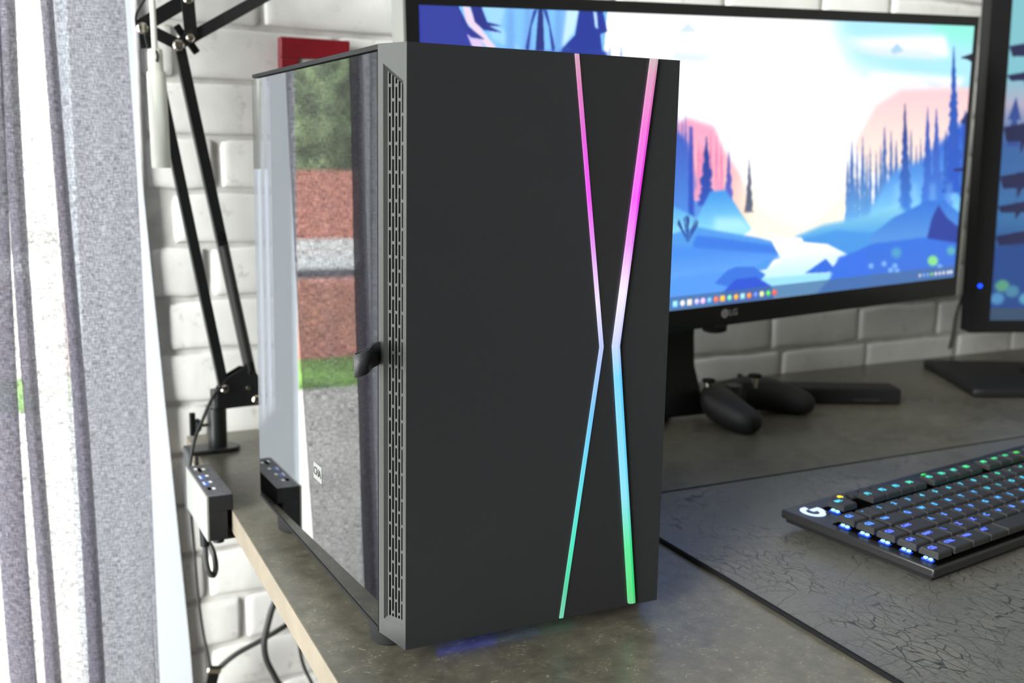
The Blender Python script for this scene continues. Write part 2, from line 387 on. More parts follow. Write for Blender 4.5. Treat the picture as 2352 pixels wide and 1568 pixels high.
# top and inner return
prism(pan, [(0.001, .001, TOPZ-.003), (W-.001, .001, TOPZ-.003), (W+C-.001, C2, TOPZ-.003), (-C+.001, C2, TOPZ-.003)], (0, 0, .0029))
front = obj('front_panel', pan, PLASTIC, pc, label='smooth black front panel')
front.data.materials.append(PLASTIC_SIDE)
for p in front.data.polygons:
    n_ = p.normal
    if abs(n_.x) > .5 and p.center.x+wloc(pc).x < .05: p.material_index = 1
# textured hourglass field between the light lines
HG = mat('carbon_texture_plastic', (.012, .0125, .014), .38); g = G(HG)
t = g.n('ShaderNodeTexCoord'); mp = g.n('ShaderNodeMapping'); mp.inputs['Rotation'].default_value = (0, PI/4, 0); g.l(t.outputs['Object'], mp.inputs[0])
ck = g.n('ShaderNodeTexChecker', i_Scale=520.); g.l(mp.outputs[0], ck.inputs['Vector'])
bu = g.n('ShaderNodeBump', i_Strength=.35, i_Distance=.0004); g.l(ck.outputs['Fac'], bu.inputs['Height']); g.l(bu.outputs[0], g.p.inputs['Normal'])
zt, zm, zbm = .4297, .2146, .0012
Lx = [(.1300, zt), (.1588, zm), (.1300, zbm)]; Rx = [(.1957, zt), (.1710, zm), (.1946, .0028)]
hg = B(); pts = [(.1320, -.0006, zt), (.1595, -.0006, zm), (.1320, -.0006, .0006), (.1925, -.0006, .0006), (.1680, -.0006, zm), (.1925, -.0006, zt)]
# two triangles-ish trapezoids
prism(hg, [pts[0], pts[1], pts[4], pts[5]], (0, .002, 0)); prism(hg, [pts[1], pts[2], pts[3], pts[4]], (0, .002, 0))
obj('textured_inlay', hg, HG, pc)
# light lines
def light_mat(name, stops, s):
    m = bpy.data.materials.new(name); m.use_nodes = True; g = G(m)
    t = g.n('ShaderNodeNewGeometry'); q = g.n('ShaderNodeSeparateXYZ'); g.l(t.outputs['Position'], q.inputs[0])
    f = g.math('DIVIDE', q.outputs['Z'], .43); c = g.ramp(f, stops)
    g.p.inputs['Base Color'].default_value = (.06, .06, .06, 1); g.p.inputs['Roughness'].default_value = .35
    g.l(c, g.p.inputs['Emission Color']); g.p.inputs['Emission Strength'].default_value = s
    return m
def s2l(c): return tuple(((x/255)/12.92 if x/255 <= .04045 else ((x/255+.055)/1.055)**2.4) for x in c)
stL = [(0.0, s2l((95, 200, 165))), (.06, s2l((40, 200, 150))), (.13, s2l((0, 225, 180))), (.24, s2l((60, 215, 225))), (.38, s2l((90, 190, 250))), (.5, s2l((175, 190, 255))),
       (.58, s2l((235, 220, 255))), (.68, s2l((225, 130, 240))), (.76, s2l((236, 20, 240))), (.86, s2l((226, 60, 215))), (.95, s2l((215, 110, 180))), (1., s2l((205, 150, 180)))]
stR = [(0.0, s2l((80, 190, 120))), (.03, s2l((0, 210, 105))), (.12, s2l((0, 222, 130))), (.22, s2l((110, 215, 235))), (.34, s2l((90, 205, 250))), (.44, s2l((80, 200, 255))), (.51, s2l((190, 200, 255))),
       (.60, s2l((240, 225, 255))), (.68, s2l((226, 120, 245))), (.76, s2l((236, 0, 240))), (.88, s2l((232, 70, 205))), (.97, s2l((210, 130, 175))), (1., s2l((190, 165, 175)))]
LML, LMR = light_mat('rgb_light_line_thin', stL, 1.0), light_mat('rgb_light_line_wide', stR, 1.0)
def strip(pts2, wd, y0, y1, ridge, m, name, label):
    bm = B(); rows = []
    (xa, za), (xb, zb_), (xc, zc) = pts2
    for x, z in ((xa, za), (xb, zb_+.0004), (xb, zb_-.0004), (xc, zc)):
        rows.append([bm.verts.new((x-wd/2, y1, z)), bm.verts.new((x-wd/2, y0, z)), bm.verts.new((x+ridge*wd, y0-.0012*(ridge != 0), z)), bm.verts.new((x+wd/2, y0, z)), bm.verts.new((x+wd/2, y1, z))])
    for i in range(3):
        for k in range(4): bm.faces.new((rows[i][k], rows[i][k+1], rows[i+1][k+1], rows[i+1][k]))
        bm.faces.new((rows[i][4], rows[i][0], rows[i+1][0], rows[i+1][4]))
    bm.faces.new(rows[0]); bm.faces.new(rows[3][::-1])
    return obj(name, bm, m, pc, label=label)
strip(Lx, .0032, -.0012, .003, 0, LML, 'light_line', 'thin glowing left line of the X')
strip(Rx, .0062, -.0028, .003, .08, LMR, 'light_line', 'wide glowing right line of the X')
# vent grille in the flank: real slots
vg = B(); cols = 5; pit = .113; hw = .032
tc0 = .185
def vtop(t_): return VZ1a+(VZ1b-VZ1a)*(t_-VT0)/(VT1-VT0)-.0025
rec = .0016
def cell(t0, t1, z0, z1): prism(vg, [fl_(t0, z0, rec), fl_(t1, z0, rec), fl_(t1, z1, rec), fl_(t0, z1, rec)], -CN*.0003)
edges_ = []
for i in range(cols): edges_.append((tc0+i*pit-hw, tc0+i*pit+hw))
xs = [VT0+.005]+[e for p in edges_ for e in p]+[.715]
for i in range(0, len(xs), 2):
    cell(xs[i], xs[i+1], VZ0+.001, min(vtop(xs[i]), vtop(xs[i+1])))
for i, (a, b) in enumerate(edges_):
    z = .0235 + (0 if i % 2 == 0 else .0097)
    if i % 2: pass
    z -= .0193 if i % 2 else 0
    z += .010
    cell(a, b, VZ0+.001, VZ0+.003)
    while z < vtop(a)-.003:
        if z > VZ0: cell(a, b, z, z+.0021)
        z += .01935
obj('vent_grille', vg, PLASTIC_SIDE, pc, label='side vent with five staggered rows of slots')
vf = B()
prism(vf, [fl_(.715, VZ0, .0018), fl_(VT1, VZ0, -.0004), fl_(VT1, VZ1b, -.0004), fl_(.715, VZ1b-.0035, .0018)], -CN*.0008)
prism(vf, [fl_(VT0, VZ0-.0006, -.0003), fl_(VT1, VZ0-.0006, -.0003), fl_(.715, VZ0+.0030, .002), fl_(VT0+.01, VZ0+.0030, .002)], -CN*.0006)
prism(vf, [fl_(VT0, VZ1a, -.0002), fl_(VT1, VZ1b, -.0002), fl_(.715, VZ1b-.005, .002), fl_(VT0+.01, VZ1a-.003, .002)], -CN*.0006)
obj('vent_frame', vf, PLASTIC_SIDE, pc)
obj('vent_backing', prism(B(), [fl_(VT0, VZ0, .0055), fl_(VT1, VZ0, .0055), fl_(VT1, VZ1b, .0055), fl_(VT0, VZ1a, .0055)], -CN*.0008), DARK, pc)
# body shell: top, bottom, back, right side, pillars
sh = B(); x0, x1, y0, y1 = -C+.0045, W+C, C2, D
box(sh, x0-.004, x1, y0, y1, H-.0035, H-.0002)       # top
box(sh, x0-.004, x1, y0+.001, y1, BT-.0015, BT+.002)      # bottom
box(sh, x1-.002, x1, y0, y1, BT, H-.004)     # right panel
box(sh, x0, .0155, y1-.002, y1, BT, H-.004); box(sh, .150, x1, y1-.002, y1, BT, H-.004); box(sh, .0155, .150, y1-.002, y1, BT, .285); box(sh, .0155, .150, y1-.002, y1, .412, H-.004)     # back
box(sh, x0, x0+.004, y0, y0+.014, BT, H-.004); box(sh, x0, x0+.004, y1-.012, y1, BT, H-.004)
obj('case_body', sh, CASEB, pc)
bv = B(); hs_ = .0068
for ia in range(13):
    for ib in range(11):
        cxh = .0155+.0059+ia*.0103; czh = .285+.006+ib*.0118+(.0059 if ia % 2 else 0)
        if czh > .410: continue
        inside = (cxh-.082)**2+(czh-.350)**2 < .060**2
        o_h = [(cxh+hs_*math.cos(k*PI/3), czh+hs_*math.sin(k*PI/3)) for k in range(6)]
        vo = [bv.verts.new((a_, y1-.001, b_2)) for a_, b_2 in o_h]
        if not inside: bv.faces.new(vo); continue
        vi = [bv.verts.new((cxh+hs_*.70*math.cos(k*PI/3), y1-.001, czh+hs_*.70*math.sin(k*PI/3))) for k in range(6)]
        for k in range(6): bv.faces.new((vo[k], vo[(k+1) % 6], vi[(k+1) % 6], vi[k]))
obj('rear_fan_grille', bv, BLACK, pc)
tf = B(); box(tf, .03, W-.03, .06, .34, H-.0003, H+.0018); obj('top_dust_filter', tf, BLACKM, pc, bev=.0008)
# glass side panel
TG = bpy.data.materials.new('tinted_tempered_glass'); TG.use_nodes = True; N = TG.node_tree; N.nodes.clear()
oo = N.nodes.new('ShaderNodeOutputMaterial'); mx = N.nodes.new('ShaderNodeMixShader'); tr = N.nodes.new('ShaderNodeBsdfTransparent'); gl = N.nodes.new('ShaderNodeBsdfGlossy')
fr_ = N.nodes.new('ShaderNodeFresnel'); fr_.inputs[0].default_value = 3.0; gl.inputs['Roughness'].default_value = .0; gl.inputs['Color'].default_value = (.97, .98, 1, 1); tr.inputs[0].default_value = (.72, .72, .76, 1)
N.links.new(fr_.outputs[0], mx.inputs[0]); N.links.new(tr.outputs[0], mx.inputs[1]); N.links.new(gl.outputs[0], mx.inputs[2]); N.links.new(mx.outputs[0], oo.inputs[0])
GZ0, GZ1 = BT+.0028, H-.0052
obj('side_glass', box(B(), -C, -C+.0035, C2+.0015, D, GZ0, GZ1), TG, pc, label='tinted glass side panel reflecting the window')
gb = B(); box(gb, -C+.0036, -C+.0042, C2+.002, C2+.013, GZ0, GZ1); box(gb, -C+.0036, -C+.0042, D-.010, D, GZ0, GZ1)
box(gb, -C+.0036, -C+.0042, C2+.013, D-.01, GZ0, GZ0+.010); box(gb, -C+.0036, -C+.0042, C2+.013, D-.01, GZ1-.008, GZ1)
obj('glass_border', gb, BLACK, pc)
obj('bottom_rail', box(B(), -C-.0004, -C+.004, C2+.001, D, BT-.001, BT+.0018), CASEB, pc)
# pull tab
tab = B(); path = smoothpath([(-.0110, .0260, 0), (-.0170, .0235, 0), (-.0225, .0175, 0), (-.0300, .0170, 0), (-.0330, .0140, 0), (-.0300, .0110, 0), (-.0235, .0120, 0), (-.0175, .0195, 0), (-.0113, .0225, 0)], 6)
lo, hi = [], []
for p in path:
    dz = .30*(p.x+.0113)
    lo.append(tab.verts.new((p.x, p.y, .2090+dz))); hi.append(tab.verts.new((p.x, p.y, .2255+dz)))
for i in range(len(path)-1): tab.faces.new((lo[i], lo[i+1], hi[i+1], hi[i]))
tb = obj('pull_tab', tab, FABRICB, pc, smooth=True, label='folded black ribbon pull tab'); m = tb.modifiers.new('thick', 'SOLIDIFY'); m.thickness = .0007
# feet
for x, y in ((.0035, .052), (W-.004, .052), (.004, D-.055), (W-.004, D-.055)):
    ft = B(); lathe(ft, [(.0130, 0), (.0150, .0015), (.0160, .013), (.0165, BT-ZD-.0015)], (x+.004, y, ZD), seg=28); obj('foot', ft, RUBBER, pc, smooth=True)
# interior
inn = empty('dummy', (0, 0, 0)); bpy.data.objects.remove(inn)
mt = B(); box(mt, .175, .177, .03, D-.005, .02, H-.01); obj('motherboard_tray', mt, BLACKM, pc)
pb = B(); box(pb, .168, .171, .13, .355, .15, .40); obj('circuit_board', pb, PCBM, pc)
ps = B(); box(ps, -.003, .17, .05, D-.01, .012, .095); obj('power_supply_shroud', ps, BLACKM, pc, bev=.001)
gp = B(); box(gp, .03, .165, .12, .34, .218, .245); obj('graphics_card', gp, BLACK, pc, bev=.003)
gl_ = B(); box(gl_, .03, .034, .12, .34, .2455, .2475); obj('card_edge', gl_, mat('warm_light_bar', (.6, .5, .35), .4), pc)
for j in range(2):
    fb_ = B(); cy_, cz_ = .105, .30-j*.14
    fz = B(); lathe(fz, [(.060, 0), (.060, .012), (.054, .012), (.054, 0)], (0.085, .032, .31-.13*j), Vector((0, 1, 0)), 32); obj('fan_ring', fz, BLACK, pc, smooth=True)
yc = B(); tube(yc, smoothpath([(.05, .262, .19), (.05, .250, .199), (.05, .243, .203), (.05, .238, .201), (.052, .236, .195), (.06, .24, .17)], 6), .0022, 8); obj('yellow_cable', yc, YELLOW, pc, smooth=True, label='yellow power cable inside the glass')
stk = B(); box(stk, -C-.0003, -C-.00005, .165, .188, .0800, .0945)
Mtx = Matrix.Translation((-C-.0005, .1765, .0872)) @ Matrix(((0, 0, -1, 0), (-1, 0, 0, 0), (0, 1, 0, 0), (0, 0, 0, 1)))
obj('sticker', stk, mat('pale_sticker', (.16, .16, .16), .7), pc, label='pale sticker reading CHA')
text('lettering', 'CHA', Mtx, .0098, mat('grey_ink', (.01, .01, .01), .8), pc)
# rgb strip added to give the fan light leaking out under the front panel
for x0_, x1_, colr, st_ in ((.035, .085, (0.0, .08, 1.0), 1.6), (.087, .125, (0., .22, .6), .9), (.127, .155, (0., .5, .35), .6)):
    obj('fan_leak_mount', box(B(), x0_, x1_, .020, .026, -.0080, .005), BLACK, pc); obj('fan_leak_glow', box(B(), x0_, x1_, .020, .026, -.0090, -.0080), emi('fan_leak_glow', colr, st_), pc)

# ------------------------------------------------------------------ wide monitor
sc2 = 1.15; mw, mh = .798*sc2, .334*sc2
TL = CAM+(Vector((.1394, .3257, .5004))-CAM)*sc2
Mm = Matrix.Translation(TL) @ Matrix.Rotation(.0306, 4, 'Z') @ Matrix.Rotation(.0312, 4, 'X') @ Matrix.Rotation(-.0465, 4, 'Y')
mon = empty('wide_monitor', (.66, .56, ZD), 'ultrawide black monitor with lake landscape wallpaper behind the tower', 'monitor')
def plate(bm, M, x0, x1, y0, y1, z0, z1): return box(bm, x0, x1, y0, y1, z0, z1, M)
hb_ = B(); plate(hb_, Mm, -.016, mw+.008, .004, .030, -mh-.030, .014)
hous = obj('housing', hb_, GLOSSB, mon, bev=.003)
fr1 = B(); plate(fr1, Mm, -.016, mw+.008, -.0015, .004, 0, .014); plate(fr1, Mm, -.016, mw+.008, -.0015, .004, -mh-.030, -mh)
plate(fr1, Mm, -.016, 0, -.0015, .004, -mh, 0); plate(fr1, Mm, mw, mw+.008, -.0015, .004, -mh, 0); obj('bezel', fr1, GLOSSB, mon)
ss = B(); plate(ss, Mm, -.0195, -.0165, -.002, .031, -mh-.031, .0145); obj('silver_side', ss, SILVER, mon, label='silver side trim'); ss = B(); plate(ss, Mm, mw+.008, mw+.0110, -.002, .031, -mh-.031, .0145); obj('silver_side', ss, SILVER, mon, label='silver side trim')
bk_ = B(); plate(bk_, Mm, .15, mw-.15, .030, .055, -mh+.02, -.05); obj('back_cover', bk_, BLACK, mon, bev=.006)
# stand
c_ = Mm @ Vector((mw*.52, .05, -mh*.55)); nx0, nx1 = at(1480, 850, 1, .585).x, at(1583, 850, 1, .585).x
nk = B()
prof = [(.575, .40), (.575, .10), (.572, .06), (.562, .03), (.546, ZD+.006)]
xr = [(nx0, nx1), (nx0, nx1), (nx0, nx1+.001), (nx0-.01, nx1+.004), (nx0-.02, nx1+.006)]
ra, rb = [], []
for (yy, zz), (xa, xb) in zip(prof, xr):
    ra.append((nk.verts.new((xa, yy, zz)), nk.verts.new((xb, yy, zz)), nk.verts.new((xb, yy+.016, zz)), nk.verts.new((xa, yy+.016, zz))))
for i in range(len(ra)-1):
    for k in range(4): nk.faces.new((ra[i][k], ra[i][(k+1) % 4], ra[i+1][(k+1) % 4], ra[i+1][k]))
nk.faces.new(ra[0][::-1]); nk.faces.new(ra[-1])
obj('stand_neck', nk, BLACK, mon, bev=.003)
sb = B(); prism(sb, [(.42, .44, ZD), (.50, .44, ZD), (.60, .535, ZD), (.650, .585, ZD), (.650, .62, ZD), (.42, .62, ZD)], (0, 0, .008)); obj('stand_base', sb, BLACK, mon, bev=.003)
nb = B(); P = Mm.inverted() @ atp(1652, 738, Mm @ Vector((0, 0, 0)), (Mm.to_3x3() @ Vector((0, 1, 0))))
lathe(nb, [(.012, 0), (.017, .002), (.018, .009), (.012, .012)], Mm @ Vector((P.x, .010, -mh-.040)), Mm.to_3x3() @ Vector((0, 0, 1)), 24); obj('joystick_button', nb, BLACK, mon, smooth=True)

# ---- wallpaper, painted as a flat print for the two screens (numpy canvas, no file)
CW, CHh = 1440, 602
Ny, Nx = np.mgrid[0:CHh, 0:CW].astype(np.float32)
mn = Mm.to_3x3() @ Vector((0, 1, 0)); Mi = Mm.inverted()
_uv = {}
def uv(px, py):
    q = Mi @ atp(px, py, TL, mn); return (q.x/mw*CW, -q.z/mh*CHh)
def blank(w_=CW, h_=CHh): return np.zeros((h_, w_, 3), np.float32)
def pip(pts, X=None, Y=None):
    X = Nx if X is None else X; Y = Ny if Y is None else Y
    xs_ = [p[0] for p in pts]; ys_ = [p[1] for p in pts]; hh, ww_ = X.shape
    xa, xb = max(0, int(min(xs_))-1), min(ww_, int(max(xs_))+2); ya, yb = max(0, int(min(ys_))-1), min(hh, int(max(ys_))+2)
    m = np.zeros(X.shape, bool)
    if xa >= xb or ya >= yb: return m
    XX, YY = X[ya:yb, xa:xb], Y[ya:yb, xa:xb]; s = np.zeros(XX.shape, bool); n = len(pts)
    for i in range(n):
        (ax, ay), (bx, by) = pts[i], pts[(i+1) % n]
        if ay == by: continue
        c_ = ((ay > YY) != (by > YY)) & (XX < (bx-ax)*(YY-ay)/(by-ay)+ax); s ^= c_
    m[ya:yb, xa:xb] = s; return m
def blur(a, r):
    k = np.ones(2*r+1)/(2*r+1)
    for _ in range(2):
        for ax in (0, 1):
            pad = [(0, 0)]*a.ndim; pad[ax] = (r, r); q = np.pad(a, pad, mode='edge'); cs = np.cumsum(q, ax, dtype=np.float64)
            cs = np.concatenate([np.zeros_like(cs.take([0], ax)), cs], ax)
            n = a.shape[ax]; a = ((cs.take(range(2*r+1, 2*r+1+n), ax)-cs.take(range(0, n), ax))/(2*r+1)).astype(np.float32)
    return a
A = blank()
def fill(px_pts, c1, c2=None, y0=None, y1=None, soft=0, alpha=1.):
    """polygon in photo pixels; colour c1, or vertical gradient c1->c2 between photo rows y0,y1"""
    global A
    pts = [uv(*p) for p in px_pts]; m = pip(pts).astype(np.float32)
    if soft: m = blur(m, soft)
    m = (m*alpha)[..., None]; c1 = np.array(c1, np.float32)/255
    if c2 is None: colr = c1
    else:
        v0, v1 = uv(1850, y0)[1], uv(1850, y1)[1]; t = np.clip((Ny-v0)/(v1-v0), 0, 1)[..., None]; colr = c1*(1-t)+np.array(c2, np.float32)/255*t
    A = A*(1-m)+colr*m
full = [(900, -40), (2300, -40), (2300, 760), (900, 860)]
fill(full, (252, 250, 250))
# sky right: cyan upper right, pale bands
fill([(1900, 20), (2260, 30), (2260, 260), (2080, 210), (1950, 150)], (165, 222, 238), soft=30)
fill([(2130, 40), (2250, 45), (2245, 110), (2150, 90)], (140, 230, 215), soft=14)
for q in ([(1930, 90), (2170, 82), (2180, 130), (2000, 112)], [(2000, 165), (2220, 180), (2180, 215), (1990, 190)]): fill(q, (250, 245, 250), soft=8)
for q in ([(1925, 106), (2130, 112), (2160, 135), (2020, 128)], [(1600, 60), (1700, 62), (1850, 80), (1760, 78)], [(1545, 115), (1650, 125), (1610, 145), (1540, 140)], [(2100, 175), (2200, 195), (2140, 205)]): fill(q, (214, 226, 240), soft=6)
fill([(1556, 74), (1580, 50), (1602, 74)], (205, 220, 240), soft=2); fill([(2045, 115), (2060, 98), (2075, 116), (2050, 124)], (165, 200, 225), soft=2)
# left blue forest seen above the tower
fill([(930, -20), (1395, 15), (1385, 140), (930, 130)], (120, 185, 240))
fill([(930, -20), (1052, 12), (1075, 70), (1140, 140), (930, 130)], (44, 56, 150))
fill([(1105, 10), (1160, 15), (1150, 60), (1200, 120), (1130, 90)], (150, 205, 245), soft=3)
fill([(1062, 14), (1078, 16), (1108, 70), (1140, 110), (1120, 112), (1070, 50)], (225, 205, 225), soft=1)
fill([(1072, 78), (1100, 85), (1120, 125), (1085, 110)], (210, 190, 235), soft=1)
fill([(1080, 14), (1105, 16), (1118, 50), (1155, 60), (1120, 58), (1152, 74), (1110, 68), (1090, 50)], (35, 45, 130), soft=1)
fill([(1055, 20), (1075, 60), (1112, 90), (1080, 85), (1060, 55)], (40, 50, 140), soft=1)
for x in (1165, 1205, 1275, 1295): fill([(x, 20), (x+14, 20), (x+18, 130), (x-6, 130)], (110, 165, 225), soft=3)
fill([(1236, 20), (1246, 20), (1250, 130), (1228, 130)], (30, 45, 120), soft=1)
for s in (-1, 1): fill([(1240+s*6, 20), (1240+s*16, 24), (1240+s*34, 110), (1240+s*28, 130), (1240+s*20, 60)], (40, 60, 150), soft=1)
fill([(1300, 20), (1330, 22), (1318, 75), (1290, 110)], (190, 225, 250), soft=3)
fill([(1330, 20), (1384, 25), (1394, 72), (1378, 78), (1385, 140), (1312, 135), (1308, 112), (1290, 112), (1320, 80)], (28, 50, 145), soft=1)
fill([(1362, 26), (1370, 28), (1373, 66), (1366, 62)], (180, 215, 250), soft=1)
for x in (1400, 1426): fill([(x-3, 130), (x, 100), (x+3, 130)], (130, 165, 215), soft=1)
# blue forest on the left part of the picture, mostly hidden behind the tower
fill([(930, 110), (1396, 120), (1392, 230), (1470, 330), (1548, 380), (1548, 780), (930, 860)], (70, 120, 210), (120, 190, 240), 120, 480, soft=3)
fill([(930, 110), (1090, 110), (1110, 420), (1060, 640), (930, 700)], (36, 50, 140), (50, 90, 190), 110, 600, soft=2)
for i in range(15):
    x = 1115+i*29; y0_ = 118+max(0, x-1330)*1.0; fill([(x-5, y0_), (x+5, y0_), (x+9, 640), (x-9, 640)], (40, 60, 150), (90, 160, 230), 120, 600, soft=2, alpha=.75)
fill([(1290, 110), (1390, 118), (1410, 260), (1340, 330), (1280, 250)], (30, 50, 145), soft=2)
fill([(930, 560), (1100, 520), (1300, 560), (1548, 560), (1548, 780), (930, 860)], (60, 115, 215), (100, 165, 238), 540, 680, soft=4)
fill([(1100, 640), (1180, 600), (1290, 620), (1340, 690), (1100, 720)], (45, 85, 200), soft=2)
# pink glow hills
fill([(1540, 290), (1580, 270), (1640, 290), (1660, 340), (1700, 400), (1740, 520), (1540, 560)], (238, 160, 190), (250, 210, 190), 290, 480, soft=5)
fill([(2010, 240), (2070, 205), (2230, 200), (2210, 400), (1990, 400), (1960, 330)], (240, 195, 200), (253, 232, 215), 210, 400, soft=7)
fill([(1700, 400), (1760, 480), (1850, 520), (1930, 440), (1960, 380), (1990, 470), (1900, 560), (1720, 560)], (255, 240, 220), soft=16)
# tree helper: tapered ragged spire
def spire(x, ytop, ybot, w_, c1, c2, rag=.35, seed=0, soft=1):
    r_ = random.Random(seed+int(x)); pl, pr_ = [], []; n = max(6, int((ybot-ytop)/7))
    for i in range(n+1):
        f = i/n; y = ytop+(ybot-ytop)*f; ww_ = w_*min(1.15, .05+1.1*f**1.1)
        kl, kr = (r_.uniform(.55, 1.15) if f > .08 else .8), (r_.uniform(.55, 1.15) if f > .08 else .8)
        pl.append((x-ww_*kl, y+r_.uniform(-2, 3))); pr_.append((x+ww_*kr, y+r_.uniform(-2, 3)))
    fill(pl+pr_[::-1], c1, c2, ytop, ybot, soft=2)
# left forest
fill([(1540, 330), (1555, 300), (1580, 330), (1600, 420), (1640, 440), (1660, 470), (1540, 560)], (60, 90, 190), (100, 160, 230), 300, 520, soft=4)
for i, (x, y) in enumerate(((1604, 318), (1632, 300), (1645, 310), (1656, 325), (1612, 330), (1590, 300))): spire(x, y, 460, 8, (215, 100, 160), (235, 170, 195), seed=i)
for i, (x, y) in enumerate(((1548, 270), (1556, 260), (1566, 268), (1574, 256), (1586, 292))): spire(x, y, 500, 9, (50, 75, 175), (80, 145, 225), seed=i)
fill([(1582, 290), (1590, 290), (1594, 540), (1580, 540)], (40, 70, 180), soft=2, alpha=.8)
spire(1622, 312, 470, 19, (28, 45, 130), (50, 90, 190), .55, 3); spire(1673, 345, 470, 11, (70, 60, 160), (90, 110, 205), .3, 4); spire(1720, 362, 488, 10, (60, 70, 100), (95, 100, 120), .7, 5)
# right forest: dense, fading into pale haze at the foot
for i, (x, y, w_) in enumerate(((1946, 360, 9), (1956, 320, 13), (1968, 335, 9), (1981, 312, 11), (1990, 350, 8), (1998, 335, 9), (2012, 345, 10), (2022, 330, 9), (2031, 288, 15), (2046, 300, 12), (2058, 320, 13), (2092, 295, 11), (2104, 330, 10), (2114, 315, 9))): spire(x, y, 535, w_, (40, 62, 140), (105, 180, 238), .3, i)
fill([(2000, 480), (2040, 410), (2070, 380), (2110, 372), (2150, 335), (2200, 290), (2240, 240), (2215, 560), (1990, 560)], (35, 90, 200), (120, 195, 242), 320, 500, soft=7)
spire(2078, 236, 500, 17, (26, 38, 110), (60, 125, 215), .4, 1); spire(2130, 245, 490, 16, (38, 60, 155), (60, 120, 215), .35, 2); spire(2150, 248, 490, 19, (45, 72, 165), (60, 120, 215), .35, 2)
spire(2172, 300, 470, 14, (30, 60, 150), (60, 120, 215), .35, 8)
spire(2190, 108, 440, 22, (34, 80, 165), (35, 85, 190), .45, 6); spire(2216, 250, 450, 15, (28, 50, 130), (50, 110, 205), .45, 7)
for x in (2060, 2100, 2142, 2180): fill([(x-7, 420), (x+6, 420), (x+10, 530), (x-11, 530)], (150, 210, 245), soft=6, alpha=.35)
fill([(2225, 250), (2250, 230), (2245, 300), (2205, 280)], (28, 40, 100), soft=2)
fill([(2205, 132), (2245, 118), (2245, 150), (2222, 136)], (20, 25, 50), soft=1)
fill([(2190, 388), (2215, 384), (2215, 392), (2190, 392)], (20, 30, 90), soft=1)
# hills and haze
fill([(1540, 470), (1600, 500), (1630, 440), (1665, 435), (1690, 470), (1725, 525), (1700, 545), (1540, 580)], (70, 150, 225), (140, 215, 235), 435, 520, soft=2)
fill([(1640, 500), (1700, 500), (1730, 530), (1640, 535)], (165, 225, 235), soft=7)
fill([(1820, 545), (1890, 515), (1970, 500), (2060, 470), (2100, 500), (2000, 560), (1850, 560)], (130, 200, 225), (70, 150, 220), 490, 560, soft=5)
fill([(1840, 550), (1920, 528), (2010, 535), (2080, 520), (2080, 600), (1900, 600)], (70, 145, 220), soft=3)
fill([(2000, 540), (2050, 500), (2130, 460), (2170, 460), (2205, 490), (2210, 540), (2100, 580), (2000, 560)], (40, 105, 205), (80, 140, 215), 460, 560, soft=2)
fill([(2125, 560), (2140, 500), (2155, 470), (2175, 500), (2200, 520), (2200, 590), (2130, 580)], (38, 60, 150), soft=2)
fill([(1920, 600), (2000, 560), (2120, 545), (2215, 560), (2215, 700), (1860, 700)], (50, 110, 215), (60, 110, 210), 560, 650, soft=2)
# lower left banks
fill([(1530, 540), (1600, 520), (1650, 530), (1740, 545), (1800, 560), (1760, 620), (1530, 640)], (80, 150, 225), soft=2)
fill([(1590, 560), (1600, 540), (1650, 545), (1700, 552), (1770, 562), (1796, 580), (1760, 600), (1600, 600)], (60, 120, 220), soft=2)
fill([(1530, 560), (1620, 570), (1780, 582), (1797, 590), (1740, 605), (1640, 640), (1530, 720)], (75, 140, 228), (110, 175, 240), 560, 640, soft=3)
fill([(1530, 640), (1640, 620), (1760, 640), (1740, 720), (1530, 730)], (85, 150, 235), soft=4)
# river
fill([(1768, 545), (1840, 545), (1845, 555), (1900, 560), (1945, 583), (1930, 600), (1905, 612), (1900, 625), (1860, 640), (1850, 665), (1740, 680), (1700, 640), (1760, 618), (1795, 596), (1780, 570)], (250, 248, 252), (170, 225, 240), 560, 650, soft=1)
fill([(1720, 640), (1800, 635), (1920, 625), (1900, 670), (1720, 690)], (150, 215, 240), soft=1)
fill([(1848, 627), (1896, 593), (1918, 618), (1900, 625)], (50, 105, 215), soft=1)
fill([(1905, 640), (1925, 590), (1990, 570), (2000, 660), (1850, 700)], (55, 110, 220), soft=3)
fill([(1640, 650), (1670, 620), (1690, 612), (1730, 612), (1758, 630), (1740, 650), (1700, 665)], (60, 115, 215), soft=1)
fill([(1660, 670), (1690, 640), (1735, 635), (1770, 655), (1778, 690), (1650, 700)], (48, 85, 205), soft=1)
for i in range(26):
    a_ = rnd.uniform(-.9, .9); fill([(1577+rnd.uniform(-3, 3), 556), (1577+34*math.sin(a_), 520-28*math.cos(a_*1.3)+rnd.uniform(-4, 12)), (1579+34*math.sin(a_), 522-28*math.cos(a_*1.3)+rnd.uniform(-4, 12))], (35, 60, 140), alpha=.9)
def disc(px, py, r, c1, soft=1, alpha=1.): fill([(px+r*math.cos(k), py+r*math.sin(k)) for k in np.linspace(0, 2*PI, 15)[:-1]], c1, soft=soft, alpha=alpha)
disc(2142, 598, 12, (130, 215, 140), 2); disc(2184, 575, 10, (100, 190, 170), 3, .7); disc(2058, 580, 12, (90, 180, 190), 4, .6)
for x, y in ((2045, 620), (2055, 610), (2000, 610), (2030, 605), (2060, 622), (2158, 612)): disc(x, y, 6, (140, 190, 245), 2, .8)
